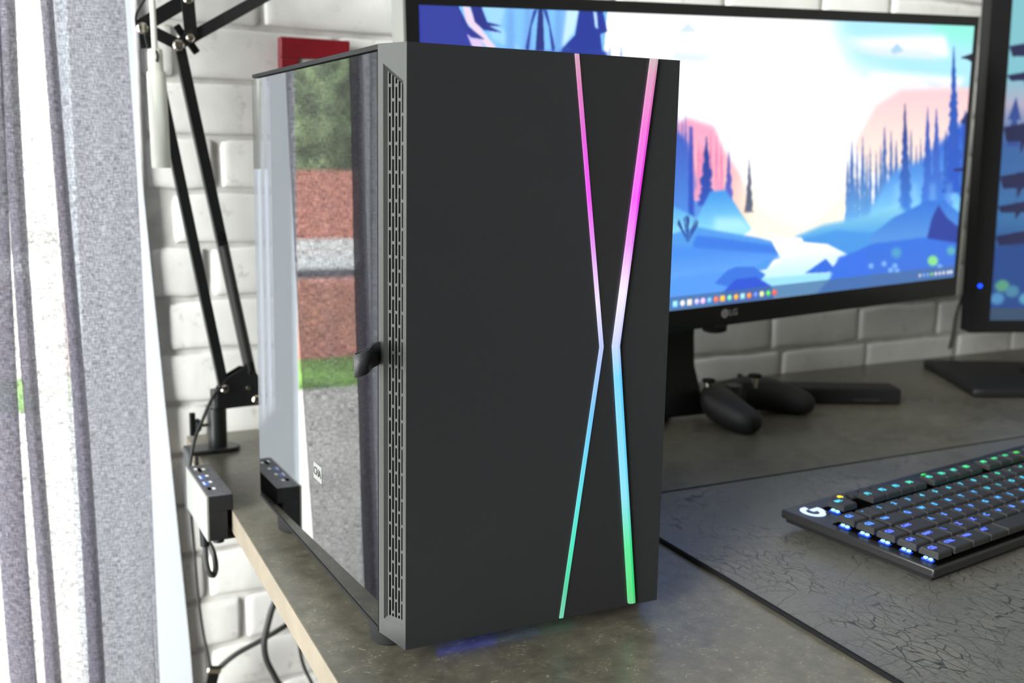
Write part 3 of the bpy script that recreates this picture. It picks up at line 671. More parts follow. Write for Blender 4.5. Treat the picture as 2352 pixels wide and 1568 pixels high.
# taskbar in screen space
t0 = uv(1543, 686)[1]/CHh; tb0 = int(CHh*.953)
A[tb0:, :, :] = A[tb0:, :, :]*.25+np.array([70, 105, 150], np.float32)/255*.75
def sdisc(u_, v_, r, c1, sq=False):
    global A
    m = ((np.abs(Nx-u_) < r) & (np.abs(Ny-v_) < r)) if sq else ((Nx-u_)**2+(Ny-v_)**2 < r*r)
    A[m] = np.array(c1, np.float32)/255
icons = [((1550, 696), (140, 215, 250), 1), ((1567, 694), (225, 225, 225), 0), ((1583, 692), (240, 225, 205), 1), ((1600, 689), (190, 180, 250), 0), ((1614, 687), (235, 180, 245), 0), ((1629, 689), (110, 175, 235), 0),
         ((1644, 686), (240, 105, 75), 0), ((1659, 686), (245, 180, 50), 1), ((1675, 684), (120, 215, 160), 0), ((1690, 682), (235, 160, 50), 0), ((1705, 681), (150, 205, 225), 1), ((1720, 678), (240, 130, 50), 0),
         ((1735, 677), (90, 120, 230), 0), ((1749, 676), (215, 225, 150), 0), ((1764, 675), (90, 205, 90), 0), ((1778, 673), (240, 80, 60), 0)]
for (px, py), cc, sq in icons:
    u_ = uv(px, py)[0]; sdisc(u_, CHh*.977, 6.5, cc, sq); sdisc(u_-1, CHh*.975, 3.0, tuple(min(255, x+60) for x in cc))
for px, cc in ((2112, (200, 200, 200)), (2121, (120, 170, 240)), (2130, (120, 170, 240)), (2139, (140, 215, 60)), (2148, (230, 230, 240)), (2157, (220, 220, 220)), (2166, (220, 220, 220)), (2176, (235, 235, 235)), (2183, (235, 235, 235))):
    sdisc(uv(px, 636)[0], CHh*.977, 4.2, cc)
A = np.clip(A, 0, 1)
def screen_mat(name, arr, strength):
    h_, w_ = arr.shape[:2]; im = bpy.data.images.new(name, w_, h_); px = np.ones((h_, w_, 4), np.float32); px[..., :3] = arr[::-1]
    im.pixels.foreach_set(px.ravel()); im.update(); im.pack()
    m = bpy.data.materials.new(name); m.use_nodes = True; g = G(m); tn = g.n('ShaderNodeTexImage'); tn.image = im
    t = g.n('ShaderNodeTexCoord'); g.l(t.outputs['UV'], tn.inputs[0]); g.l(tn.outputs[0], g.p.inputs['Emission Color']); g.p.inputs['Emission Strength'].default_value = strength
    g.p.inputs['Base Color'].default_value = (.01, .01, .01, 1); g.p.inputs['Roughness'].default_value = .35
    return m
def screen(parent, M, w_, h_, m, label):
    bm = B(); vs = [bm.verts.new(M @ Vector(c)) for c in ((0, -.0003, -h_), (w_, -.0003, -h_), (w_, -.0003, 0), (0, -.0003, 0))]
    f = bm.faces.new(vs); L_ = bm.loops.layers.uv.new('UVMap')
    for lp, u_ in zip(f.loops, ((0, 0), (1, 0), (1, 1), (0, 1))): lp[L_].uv = u_
    me = bpy.data.meshes.new('screen'); off = wloc(parent)
    for v in bm.verts: v.co -= off
    bm.to_mesh(me); bm.free(); me.materials.append(m); o = bpy.data.objects.new('screen', me); o.parent = parent; COL.objects.link(o); tag(o, label)
screen(mon, Mm, mw, mh, screen_mat('wallpaper_print', A, 1.22), 'lit screen with blue forest and river wallpaper and taskbar')
# logo on the chin
LOGO = mat('pale_logo_print', (.55, .55, .56), .5)
q = Mi @ atp(1663, 719, TL, mn)
ML = Mm @ Matrix.Translation((q.x, -.0020, q.z)) @ Matrix.Rotation(PI/2, 4, 'X')
dl = B(); bmesh.ops.create_circle(dl, cap_ends=True, segments=20, radius=.0062, matrix=ML); obj('logo_disc', dl, LOGO, mon)
text('logo_letters', 'LG', ML @ Matrix.Translation((.0150, 0, 0)), .0125, LOGO, mon)
text('logo_mark', 'L', ML @ Matrix.Translation((0, 0, .0003)), .008, GLOSSB, mon)

# ------------------------------------------------------------------ second monitor (upright) on the right
z0m = .0950; BL = at(2272, 735, 1, .60)
M2 = Matrix.Translation(BL) @ Matrix.Rotation(-math.radians(24), 4, 'Z') @ Matrix.Rotation(-.02, 4, 'X') @ Matrix.Rotation(-.012, 4, 'Y')
pm = empty('upright_monitor', (1.42, .62, ZD), 'black upright monitor at the right end of the desk, partly out of view', 'monitor')
pw, ph = .37, .64
M2s = M2 @ Matrix.Translation((0, 0, ph))
hb_ = B(); box(hb_, -.036, pw+.03, .003, .035, -.022, ph+.02, M2); obj('housing', hb_, BLACK, pm, bev=.003)
f2 = B(); box(f2, -.036, 0, -.002, .003, -.022, ph+.02, M2); box(f2, pw, pw+.03, -.002, .003, -.022, ph+.02, M2); box(f2, 0, pw, -.002, .003, -.022, 0, M2); box(f2, 0, pw, -.002, .003, ph, ph+.02, M2); obj('bezel', f2, BLACK, pm)
A_keep = A
hh, ww2 = 720, 416; A2 = np.zeros((hh, ww2, 3), np.float32); Y2, X2 = np.mgrid[0:hh, 0:ww2].astype(np.float32)
def f2fill(pts, c1, soft=0, alpha=1.):
    global A2
    m = pip([(u_*ww2, v_*hh) for u_, v_ in pts], X2, Y2).astype(np.float32)
    if soft: m = blur(m, soft)
    m = (m*alpha)[..., None]; A2 = A2*(1-m)+np.array(c1, np.float32)/255*m
tg = (Y2/hh)[..., None]; stops = [(0, (150, 225, 235)), (.18, (150, 225, 235)), (.34, (150, 225, 240)), (.42, (205, 200, 225)), (.52, (70, 115, 185)), (.72, (70, 130, 190)), (.85, (45, 80, 150)), (1, (50, 85, 150))]
for (a_, c1), (b_2, c2) in zip(stops[:-1], stops[1:]):
    f = np.clip((tg-a_)/(b_2-a_), 0, 1); m = (tg >= a_).astype(np.float32); A2 = A2*(1-m)+(np.array(c1)/255*(1-f)+np.array(c2)/255*f)*m
for v in (.40, .44, .47): f2fill([(.02, v+.06), (.05, v), (.08, v+.06)], (60, 90, 170), 1)
for v, s in ((.26, 1.2), (.335, .8), (.47, 1.6), (.60, 1.4), (.68, .9), (.76, 1.2)):   # drooping dark branches from the trunk at right
    f2fill([(.9, v-.10), (.9, v-.10+.05*s), (.45, v-.02+.04*s), (.02, v+.03*s), (.0, v+.01), (.4, v-.03)], (40, 45, 90), 1)
    for k in range(5): x_ = .08+.15*k; f2fill([(x_, v-.01*k), (x_+.06, v-.012*k), (x_+.01, v+.05*s-.01*k)], (40, 45, 90), 1)
f2fill([(.7, 0), (1, 0), (1, .97), (.62, .97)], (36, 40, 85), 2)
f2fill([(0, .80), (.25, .78), (.6, .86), (.6, .97), (0, .97)], (45, 85, 160), 4)
for x_, v, c1 in ((.05, .905, (110, 190, 150)), (.10, .92, (90, 160, 190)), (.17, .94, (110, 190, 225)), (.03, .94, (100, 170, 225)), (.3, .95, (100, 170, 220))): f2fill([(x_+.035*math.cos(k), v+.017*math.sin(k)) for k in np.linspace(0, 2*PI, 12)], c1, 2, .9)
A2[int(hh*.968):] = np.array([70, 92, 125], np.float32)/255
screen(pm, M2s, pw, ph, screen_mat('wallpaper_print_tall', np.clip(A2, 0, 1), .75), 'lit tall screen with blue dusk forest wallpaper')
led = B(); P = M2.inverted() @ atp(2241, 656, BL, M2.to_3x3() @ Vector((0, 1, 0)))
lathe(led, [(.0036, 0), (.0036, .0015)], M2 @ Vector((-.022, -.0035, P.z)), M2.to_3x3() @ Vector((0, 1, 0)), 12); obj('power_light', led, emi('blue_led', (0, .05, 1), 3.5), pm)
nk2 = B(); box(nk2, pw/2-.055, pw/2+.055, .036, .065, -.10, .42, M2)
obj('stand_column', nk2, BLACK, pm, bev=.006)
b2 = B(); Mb = Matrix.Translation((1.176, .495, ZD)) @ Matrix.Rotation(-math.radians(24), 4, 'Z'); prism(b2, [Mb @ Vector(p) for p in ((0, 0, 0), (.02, -.005, 0), (.42, 0, 0), (.42, .24, 0), (.035, .26, 0), (0.03, .26, 0))], (0, 0, .014)); obj('stand_base', b2, BLACK, pm, bev=.004)
cc_ = B(); ctr = Mb @ Vector((.26, .13, 0)); lathe(cc_, [(.10, .0135), (.10, .022), (.07, .034), (.06, .06), (.055, .12)], (ctr.x, ctr.y, ZD), seg=32); obj('swivel_collar', cc_, BLACK, pm, smooth=True)

# ------------------------------------------------------------------ red picture frame on the wall
pf = empty('picture_frame', (.16, .745, .45), 'red picture frame with white mount hanging on the white brick wall', 'picture frame')
fa, fbx, ftop = at(638, 88, 1, .735).x, at(797, 95, 1, .735).x, .5035
Y0 = .722; fr3 = B(); box(fr3, fa, fbx, Y0, .738, ftop-.026, ftop); box(fr3, fa, fbx, Y0, .738, ftop-.16, ftop-.134); box(fr3, fa, fa+.024, Y0, .738, ftop-.134, ftop-.026); box(fr3, fbx-.024, fbx, Y0, .738, ftop-.134, ftop-.026)
obj('frame', fr3, RED, pf, bev=.0015); obj('mount', box(B(), fa+.02, fbx-.02, Y0+.006, .737, ftop-.14, ftop-.02), PAPER, pf)

# ------------------------------------------------------------------ boom arm
ba = empty('boom_arm', (0, .65, ZD), 'black jointed boom arm clamped to the desk corner with a spring', 'boom arm')
YA = .660
def pa(x, y, yy=YA): return at(x, y, 1, yy)
cx, cy = .0012, .648
clp = B(); pts = []
for k in range(13): a_ = -PI/2+PI*k/12; pts.append((.010+.0185*math.cos(a_), cy+.0185*math.sin(a_), ZD))
prism(clp, pts+[(-.036, cy+.0185, ZD), (-.036, cy-.0185, ZD)], (0, 0, .0055)); box(clp, -.0385, -.0345, cy-.0185, cy+.0185, ZD-.075, ZD+.0055); box(clp, -.0385, .01, cy-.0185, cy+.0185, ZD-.078, ZD-.073)
obj('desk_clamp', clp, BLACKM, ba, bev=.0015)
sc3 = B(); cyl(sc3, (-.005, cy, ZD-.12), (-.005, cy, ZD-.030), .004); lathe(sc3, [(.014, -.03-.0), (.014, -.0255)], (-.005, cy, ZD), seg=20); obj('clamp_screw', sc3, BLACKM, ba, smooth=True)
pst = B(); lathe(pst, [(.0110, .005), (.0114, .007), (.0114, .052), (.0108, .054)], (cx, cy, ZD), seg=28); obj('post', pst, BLACKM, ba, smooth=True)
pin = B(); lathe(pin, [(.0078, .054), (.0078, .078)], (cx, cy, ZD), seg=24); obj('swivel_pin', pin, BLACKM, ba, smooth=True)
kn = B(); kz = pa(470, 975, cy).z; cyl(kn, (cx-.010, cy, kz), (cx-.020, cy, kz), .0028, 12); obj('knob_screw', kn, CHROME, ba, smooth=True)
kn = B(); lathe(kn, [(.006, 0), (.0085, .003), (.0085, .006), (.006, .0075)], (cx-.020, cy, kz), Vector((-1, 0, 0)), 20); box(kn, cx-.034, cx-.027, cy-.003, cy+.003, kz-.0125, kz+.0165); obj('knob', kn, BLACK, ba, bev=.0012)
# lower hinge plates (two)
pl_px = [(498, 905), (510, 884), (521, 868), (557, 846), (584, 848), (597, 868), (600, 930), (560, 934), (520, 939), (498, 936)]
for yy in (cy-.010, cy+.0085):
    hp = B(); prism(hp, [pa(x, y, cy-.010)+Vector((0, yy-(cy-.010), 0)) for x, y in pl_px], (0, .0018, 0)); obj('hinge_plate', hp, BLACKM, ba, bev=.0004)
def bolt(x, y, yy, r=.0055, name='bolt'):
    p = pa(x, y, yy); bm = B(); lathe(bm, [(r, 0), (r, .0012), (r*.72, .003), (r*.35, .0034)], p, Vector((0, -1, 0)), 16); obj(name, bm, CHROME, ba, smooth=True)
bolt(517, 893, cy-.0102); bolt(589, 917, cy-.0102); bolt(570, 890, cy-.0102, .0035)
def arm(p, q_, wd=.0115, t=.010, yy=YA, name='arm_bar', m=None): bm = B(); bar(bm, pa(*p, yy), pa(*q_, yy), wd, t); return obj(name, bm, m or BLACKM, ba, bev=.0006)
arm((514, 890), (338, 60), .0120, .0115, cy)
arm((588, 915), (411, 104), .0125, .0115, cy)
# spring in its sleeve beside the right bar
s0_, s1_ = pa(510, 542, cy-.012), pa(574, 850, cy-.012)
sp_ = B(); d_ = (s1_-s0_); cyl(sp_, s0_+d_*.07, s0_+d_*.94, .0052, 18)
slv = obj('spring_sleeve', sp_, mat('dark_spring_coil', (.05, .048, .042), .35, .6), ba, smooth=True)
spc = B(); turns = 62; e1, e2 = frame_of(d_); hel = []
for k in range(turns*8): f = .07+.87*k/(turns*8-1); a_ = 2*PI*k/8; hel.append(s0_+d_*f+(e1*math.cos(a_)+e2*math.sin(a_))*.0056)
tube(spc, hel, .00065, 5); obj('spring', spc, STEEL, ba, smooth=True)
pg = B(); cyl(pg, s0_-Vector((.001, .004, 0)), s0_+Vector((.001, .010, 0)), .0052, 18); obj('spring_pin', pg, GLOSSB, ba, smooth=True)
hk = B(); tube(hk, [s0_+d_*.93, s0_+d_*1.0, s1_+Vector((0, .004, -.006))], .0022, 8); obj('spring_hook', hk, BLACKM, ba, smooth=True)
# upper joint: triangle of links
def lnk(p, q_, wd, yy, name='link'):
    bm = B(); bar(bm, pa(*p, yy), pa(*q_, yy), wd, .0022); return obj(name, bm, BLACKM, ba, bev=.0004)
lnk((322, 62), (418, 6), .0165, cy-.010); lnk((330, 62), (405, 100), .0135, cy-.012); lnk((428, -30), (440, 92), .0150, cy-.013); lnk((404, 106), (446, 80), .0125, cy-.015)
lnk((436, 88), (640, -26), .0135, cy-.008, 'upper_arm_bar')
ub = B(); a_, b_2 = pa(418, 0, cy-.002), pa(640, -26, cy-.002)
bar(ub, pa(400, 12, cy-.004), pa(640, -122, cy-.004), .0120, .010); obj('upper_arm_bar', ub, BLACKM, ba, bev=.0006)
ub = B(); s_, e_ = pa(640, -26, cy-.004), pa(1300, -395, cy-.004); bar(ub, s_+(s_-e_)*.02, e_, .0120, .010); obj('upper_arm_bar', ub, BLACKM, ba, bev=.0006)
bolt(327, 65, cy-.0135, .0066); bolt(410, 104, cy-.0165, .0066); bolt(437, 87, cy-.0165, .0050); bolt(432, -2, cy-.0145, .0055)
wn_ = B()
for p, q_ in (((404, 58), (421, 82)), ((436, 98), (453, 122))): bar(wn_, pa(*p, cy-.004), pa(*q_, cy-.004), .0090, .004)
lathe(wn_, [(.009, 0), (.007, .010)], pa(430, 90, cy+.006), Vector((0, -1, 0)), 16); obj('wing_nut', wn_, BLACK, ba, bev=.0016)
br_ = B(); prism(br_, [pa(x, y, cy+.004) for x, y in ((316, 50), (328, 40), (346, 60), (345, 110), (322, 112))], (0, .004, 0)); obj('end_bracket', br_, BLACKM, ba, bev=.0006)
# microphone cable
mc = B(); tube(mc, smoothpath([pa(352, -40, cy-.02), pa(330, 2, cy-.02), pa(314, 30, cy-.016), pa(313, 55, cy-.010), pa(322, 75, cy+.004)], 8), .0016, 8)
tag(obj('microphone_cable_end', mc, GREYC, smooth=True), 'short black cable arching over the top joint of the boom arm', 'cable')
mc = B(); tube(mc, smoothpath([pa(510, 890, cy-.013), pa(500, 897, cy-.016), pa(482, 925, cy-.03), pa(465, 965, .62), pa(447, 1010, .61), pa(438, 1060, .61), pa(434, 1110, .62), pa(437, 1160, .66), pa(445, 1250, .68), pa(453, 1350, .69), pa(466, 1450, .70), pa(482, 1525, .70), pa(493, 1600, .70), pa(505, 1700, .70)], 8), .0021, 10)
tag(obj('microphone_cable', mc, GREYC, smooth=True), 'thin dark cable curving from the boom arm hinge down past the desk edge', 'cable')

# ------------------------------------------------------------------ usb hub on the desk edge
hub = empty('usb_hub', (-.047, .46, ZD), 'silver and black port hub clamped on the left edge of the desk', 'usb hub')
hd = Vector((.012, 1, 0)).normalized(); hr = Vector((1, -.012, 0)); HO = Vector((-.0608, .4045, .0040))
def hp_(u_, v_, z): return HO+hr*u_+hd*v_+Vector((0, 0, z))
def hbox(bm, u0, u1, v0, v1, z0, z1):
    M = Matrix(((hr.x, hd.x, 0, HO.x), (hr.y, hd.y, 0, HO.y), (0, 0, 1, HO.z), (0, 0, 0, 1))); return box(bm, u0, u1, v0, v1, z0, z1, M)
LH = .122
hb2 = B(); hbox(hb2, .0012, .0262, 0, LH, -.0165, 0); hbox(hb2, .0012, .0205, 0, LH, -.0480, -.0165); obj('body', hb2, BLACK, hub, bev=.0006)
hf = B(); hbox(hf, -.0006, .0012, 0, LH, -.0480, .0002); obj('side_plate', hf, SILVER, hub, label='silver outer plate')
tp = B(); hbox(tp, .0014, .0260, .001, LH-.001, 0, .0004); obj('top_plate', tp, mat('dusty_black_plastic', (.07, .07, .08), .5, noise=(250, .5)), hub)
for nm, px, py, sw, sl, mm in (('card_slot', 458, 1079, .0034, .016, DARK), ('usb_port', 463, 1096, .0058, .0125, BLUEP), ('usb_port', 472, 1110, .0058, .0125, BLUEP), ('small_port', 481, 1122, .0034, .008, DARK), ('small_port', 449, 1077, .003, .006, WHITEP)):
    p = at(px, py, 2, .0046); s_ = B(); box(s_, p.x-sw/2, p.x+sw/2, p.y-sl/2, p.y+sl/2, .0040, .0048); ps_ = obj(nm, s_, mm, hub)
    if mm is BLUEP: box(s2 := B(), p.x-sw/2+.0008, p.x-sw/2+.0024, p.y-sl/2+.001, p.y+sl/2-.001, .0047, .0051); obj('contact_tongue', s2, WHITEP, hub)
for px, py in ((467, 1077), (475, 1092), (483, 1106), (491, 1121)):
    p = at(px, py, 2, .0046); s_ = B(); box(s_, p.x-.0016, p.x+.0016, p.y-.0028, p.y+.0028, .0044, .00475); obj('port_mark', s_, WHITEP, hub)
jw = B(); hbox(jw, .0205, .0330, .010, LH-.02, -.0515, -.0465); obj('clamp_jaw', jw, BLACK, hub, bev=.0006)
js = B(); c3 = hp_(.016, .03, -.048); lathe(js, [(.0060, -.012), (.0062, 0.0)], c3, seg=18); obj('clamp_screw', js, BLACK, hub, smooth=True)
cb = B(); q0 = hp_(.006, .055, -.048); cyl(cb, q0, q0-Vector((0, 0, .024)), .0058, 16, .0050)
obj('cable_plug', cb, BLACK, hub, smooth=True)
cb = B(); a0 = q0-Vector((0, 0, .024)); tube(cb, smoothpath([a0, a0+Vector((.0005, 0, -.016)), a0+Vector((.003, .0, -.030)), a0+Vector((.0085, .002, -.036)), a0+Vector((.0120, .006, -.028)), a0+Vector((.0110, .016, -.012)), a0+Vector((.006, .04, .004)), a0+Vector((.022, .07, .014)), a0+Vector((.05, .08, .012))], 8), .0031, 10)
tag(obj('hub_cable', cb, GREYC, smooth=True), 'thick black cable looping just below the port hub', 'cable')

# ------------------------------------------------------------------ cables hanging under the desk
def cable(pts, r, label, name='cable', group=None):
    bm = B(); tube(bm, smoothpath(pts, 8), r, 10); return tag(obj(name, bm, GREYC, smooth=True), label, 'cable', group)
YC = .70
cable([pa(720, 1395, YC), pa(655, 1437, YC), pa(600, 1470, YC), pa(545, 1500, YC), pa(505, 1532, YC), pa(480, 1560, YC), pa(450, 1600, YC), pa(420, 1680, YC)], .0036, 'black cable running diagonally down left through the metal clip', 'power_cable')
cable([pa(655, 1345, .685), pa(630, 1385, .685), pa(616, 1430, .685), pa(607, 1475, .685), pa(612, 1515, .685), pa(632, 1555, .685), pa(655, 1600, .685), pa(690, 1700, .685)], .0044, 'thickest black cable hanging in a curve below the tan desk edge', 'power_cable')
cable([pa(690, 1450, .70), pa(689, 1490, .70), pa(698, 1530, .70), pa(716, 1568, .70), pa(740, 1620, .70), pa(760, 1700, .70)], .0024, 'thin black cable right of the thick one under the desk', 'power_cable')
cable([at(2213, 675, 1, .77), at(2197, 720, 1, .768), at(2188, 770, 1, .77), at(2180, 800, 1, .765)], .0026, 'thin black cable hanging down the brick wall between the two monitors', 'display_cable')
kc = B(); bmc = pa(489, 1548, YC-.004); Mc = Matrix.Translation(bmc) @ Matrix.Rotation(.25, 4, 'Y'); box(kc, -.0085, .0085, -.003, .003, -.030, .012, Mc); 
clip = empty('cable_clip', (bmc.x, bmc.y, bmc.z-.03), 'bright metal cable clip low on the thin hanging cable', 'clip'); obj('clip_body', kc, GLOSSB, clip, bev=.002)
kp = B(); box(kp, -.0095, .0095, -.0045, .0045, .002, .010, Mc); obj('clip_band', kp, CHROME, clip, bev=.002)

# ------------------------------------------------------------------ blind pull
bp_e = empty('blind_cord_pull', (-.064, .599, .335), 'white cylindrical blind pull hanging on a thin rod in front of the wall', 'blind pull')
px0, px1 = Vector((-.0655, .599, .443)), Vector((-.0632, .599, .3365))
wt = B(); ax = (px0-px1).normalized(); Lw = (px0-px1).length
lathe(wt, [(.0098, 0), (.0105, .001), (.0105, Lw-.003), (.0098, Lw)], px1, ax, 32); obj('weight', wt, WHITEM, bp_e, smooth=True)
nk_ = B(); lathe(nk_, [(.0083, 0), (.0083, .020), (.0078, .024), (.004, .0255)], px0, ax, 24); obj('clasp', nk_, WHITEM, bp_e, smooth=True)
rd = B(); cyl(rd, px0+ax*.014, px0+ax*.014+Vector((-.012, 0, .7)), .0033, 12); obj('rod', rd, WHITEM, bp_e, smooth=True)
hk_ = B(); tube(hk_, [px0+ax*.010+Vector((0, -.009, 0)), px0+ax*.016+Vector((.001, -.0095, 0)), px0+ax*.024+Vector((.0, -.006, 0))], .0015, 8); obj('hook', hk_, STEEL, bp_e, smooth=True)

# ------------------------------------------------------------------ curtain
CM = bpy.data.materials.new('lilac_grey_woven_curtain'); CM.use_nodes = True; g = G(CM); N = CM.node_tree; N.nodes.remove(g.p)
out = [n for n in N.nodes if n.type == 'OUTPUT_MATERIAL'][0]
t = g.n('ShaderNodeTexCoord'); 
def wv(scale, det): 
    mp = g.n('ShaderNodeMapping'); mp.inputs['Scale'].default_value = scale; g.l(t.outputs['UV'], mp.inputs[0]); n = g.n('ShaderNodeTexNoise', i_Scale=1., i_Detail=det, i_Roughness=.6); g.l(mp.outputs[0], n.inputs['Vector']); return n.outputs['Fac']
wa, wb = wv((110, 900, 1), 3.), wv((900, 160, 1), 3.)
ws = g.math('ADD', g.math('MULTIPLY', wa, .5), g.math('MULTIPLY', wb, .5))
colr = g.ramp(ws, [(.38, (.055, .050, .072)), (.5, (.120, .110, .145)), (.60, (.29, .27, .33))])
df = g.n('ShaderNodeBsdfDiffuse'); tl = g.n('ShaderNodeBsdfTranslucent'); tp_ = g.n('ShaderNodeBsdfTransparent')
g.l(colr, df.inputs[0]); g.l(g.ramp(ws, [(.38, (.20, .188, .225)), (.5, (.35, .335, .385)), (.60, (.58, .56, .62))]), tl.inputs[0]); tp_.inputs[0].default_value = (1, 1, 1, 1)
m1 = g.n('ShaderNodeMixShader'); m1.inputs[0].default_value = .42; g.l(df.outputs[0], m1.inputs[1]); g.l(tl.outputs[0], m1.inputs[2])
m2 = g.n('ShaderNodeMixShader'); g.l(g.math('MULTIPLY', g.ramp(ws, [(.42, (.10, .10, .10)), (.60, (.46, .46, .46))]), 1.), m2.inputs[0]); g.l(m1.outputs[0], m2.inputs[1]); g.l(tp_.outputs[0], m2.inputs[2]); g.l(m2.outputs[0], out.inputs[0])
cpath = smoothpath([(-.1000, .5150), (-.1015, .5205), (-.1060, .5215), (-.120, .515), (-.135, .511), (-.147, .514), (-.158, .516), (-.172, .510), (-.1795, .499), (-.172, .4925), (-.165, .500), (-.169, .520), (-.186, .530), (-.200, .526), (-.212, .515), (-.222, .503), (-.214, .492), (-.206, .500), (-.212, .520), (-.235, .530), (-.252, .520), (-.240, .505), (-.226, .500), (-.228, .512), (-.248, .535), (-.268, .530)], 7)
cb_ = B(); NZ = 46; zlo, zhi = ZF+.02, ZC-.04; uvl = cb_.loops.layers.uv.new('UVMap'); grid = []; lens = [0]
for i in range(1, len(cpath)): lens.append(lens[-1]+(cpath[i]-cpath[i-1]).length)
for j in range(NZ+1):
    z = zlo+(zhi-zlo)*j/NZ; row = []
    for i, p in enumerate(cpath):
        s = lens[i]; k = 1.0+.12*math.sin(z*2.1+1.3)
        x = p.x + .0035*math.sin(z*5+s*14) + (.010*(z-.1) if p.x < -.17 else .0)*min(1, (-.17-p.x)/.03 if p.x < -.17 else 0) - .004*math.sin(z*2.4)*(p.x < -.105)
        y = .515+(p.y-.515)*k + .13*(z-.02) + .0015*math.sin(z*17+s*30)
        row.append((cb_.verts.new((x, y, z)), (s, z)))
    grid.append(row)
for j in range(NZ):
    for i in range(len(cpath)-1):
        q_ = (grid[j][i], grid[j][i+1], grid[j+1][i+1], grid[j+1][i]); f = cb_.faces.new([a_[0] for a_ in q_])
        for lp, a_ in zip(f.loops, q_): lp[uvl].uv = a_[1]
cur = obj('curtain', cb_, CM, smooth=True, angle=180); tag(cur, 'sheer lilac-grey woven curtain hanging in soft folds at the left', 'curtain')
sol = cur  # single layer cloth
rod = B(); cyl(rod, (-.71, .72, ZC-.035), (.0, .72, ZC-.035), .012, 16); tag(obj('curtain_rail', rod, WHITEM, smooth=True), 'white round curtain rail near the ceiling above the curtain', 'curtain rail')

# ------------------------------------------------------------------ desk mat
MATM = mat('grey_leather_print_mat', (.11, .105, .095), .38); g = G(MATM)
t = g.n('ShaderNodeTexCoord')
def crack(scale, rot, w0, w1, dist, seed):
    mp = g.n('ShaderNodeMapping'); mp.inputs['Scale'].default_value = scale; mp.inputs['Rotation'].default_value = (0, 0, rot); mp.inputs['Location'].default_value = (seed, seed*.7, 0)
    nn = g.n('ShaderNodeTexNoise', i_Scale=12., i_Detail=4.); g.l(t.outputs['Object'], nn.inputs['Vector'])
    ma = g.n('ShaderNodeVectorMath', operation='MULTIPLY_ADD'); ma.inputs[1].default_value = (dist, dist, 0); g.l(nn.outputs['Color'], ma.inputs[0]); g.l(t.outputs['Object'], ma.inputs[2]); g.l(ma.outputs[0], mp.inputs[0])
    v = g.n('ShaderNodeTexVoronoi', feature='DISTANCE_TO_EDGE'); v.inputs['Scale'].default_value = 1.; g.l(mp.outputs[0], v.inputs['Vector'])
    return g.ramp(v.outputs['Distance'], [(w0, (0, 0, 0)), (w1, (1, 1, 1))])
k1 = crack((16, 34, 1), .9, .0, .010, .05, 1.); k2 = crack((120, 42, 1), .3, .0, .05, .03, 3.); k3 = crack((90, 260, 1), .15, .0, .10, .02, 5.)
nm = g.n('ShaderNodeTexNoise', i_Scale=9., i_Detail=5.); g.l(t.outputs['Object'], nm.inputs['Vector'])
msk = g.ramp(nm.outputs['Fac'], [(.42, (1, 1, 1)), (.58, (0, 0, 0))])
k2m = g.mix(msk, k2, (1., 1., 1.)); k3m = g.mix(.55, k3, (1., 1., 1.))
bs_ = g.ramp(nm.outputs['Fac'], [(.3, (.10, .097, .088)), (.7, (.165, .158, .140))])
cr = g.mix(1., g.mix(.6, (1., 1., 1.), k1), k2m, 'MULTIPLY'); cr = g.mix(.55, cr, k3m, 'MULTIPLY')
g.l(g.mix(.95, bs_, cr, 'MULTIPLY'), g.p.inputs['Base Color'])
bu = g.n('ShaderNodeBump', i_Strength=.3, i_Distance=.0006); g.l(cr, bu.inputs['Height']); g.l(bu.outputs[0], g.p.inputs['Normal'])
g.l(g.ramp(nm.outputs['Fac'], [(.3, (.30, .30, .30)), (.7, (.42, .42, .42))]), g.p.inputs['Roughness'])
MZ = ZD+.004
mc4 = [(.3285, .265), (1.55, .285), (1.55, -.38), (.3035, -.38)]
dm = empty('desk_mat', (.9, 0, ZD), 'large dark grey desk mat with cracked leather look under the keyboard', 'desk mat')
prism(mb_ := B(), [(x, y, ZD) for x, y in mc4], (0, 0, .0035)); obj('mat_surface', mb_, MATM, dm)
STITCH = mat('black_stitched_hem', (.007, .007, .008), .85, spec=.15, bump=(900, .8))
for i in range(4):
    a_, b_2 = Vector((*mc4[i], ZD+.0022)), Vector((*mc4[(i+1) % 4], ZD+.0022)); he = B(); tube(he, [a_, b_2], .0022, 10); obj('hem', he, STITCH, dm, smooth=True)

# ------------------------------------------------------------------ keyboard
YK, TK = math.radians(9.5), math.radians(2.6)
kb = empty('keyboard', (.70, .08, ZD+.003), 'low black mechanical keyboard with blue to green key lights on the mat', 'keyboard')
KO = Vector((.4795, -.0530, .0030))
Mk = Matrix.Translation(KO) @ Matrix.Rotation(YK, 4, 'Z') @ Matrix.Rotation(TK, 4, 'X')
KW, KD, UU, RR = .590, .172, .0243, .0225
ALU = mat('brushed_dark_aluminium', (.055, .054, .056), .38, .75, bump=(400, .1)); KEYM = mat('matte_black_keycap', (.020, .020, .022), .5)
pl = B(); box(pl, 0, KW, 0, KD, -.0090, 0, Mk); obj('top_plate', pl, ALU, kb, bev=.0016)
bt = B(); box(bt, .004, KW-.004, .004, KD-.004, -.0130, -.0088, Mk); obj('lower_shell', bt, BLACK, kb)
pit_ = B(); box(pit_, .0115, .575, .0035, .1185, .0001, .0006, Mk); box(pit_, .0385, .575, .1185, .1525, .0001, .0006, Mk); obj('key_well', pit_, DARK, kb)
HUES = [(.03, .10, 1.0), (.02, .22, 1.0), (.01, .38, .95), (0, .55, .75), (0, .68, .45), (0, .75, .22), (.04, .80, .06), (.15, .8, .0)]
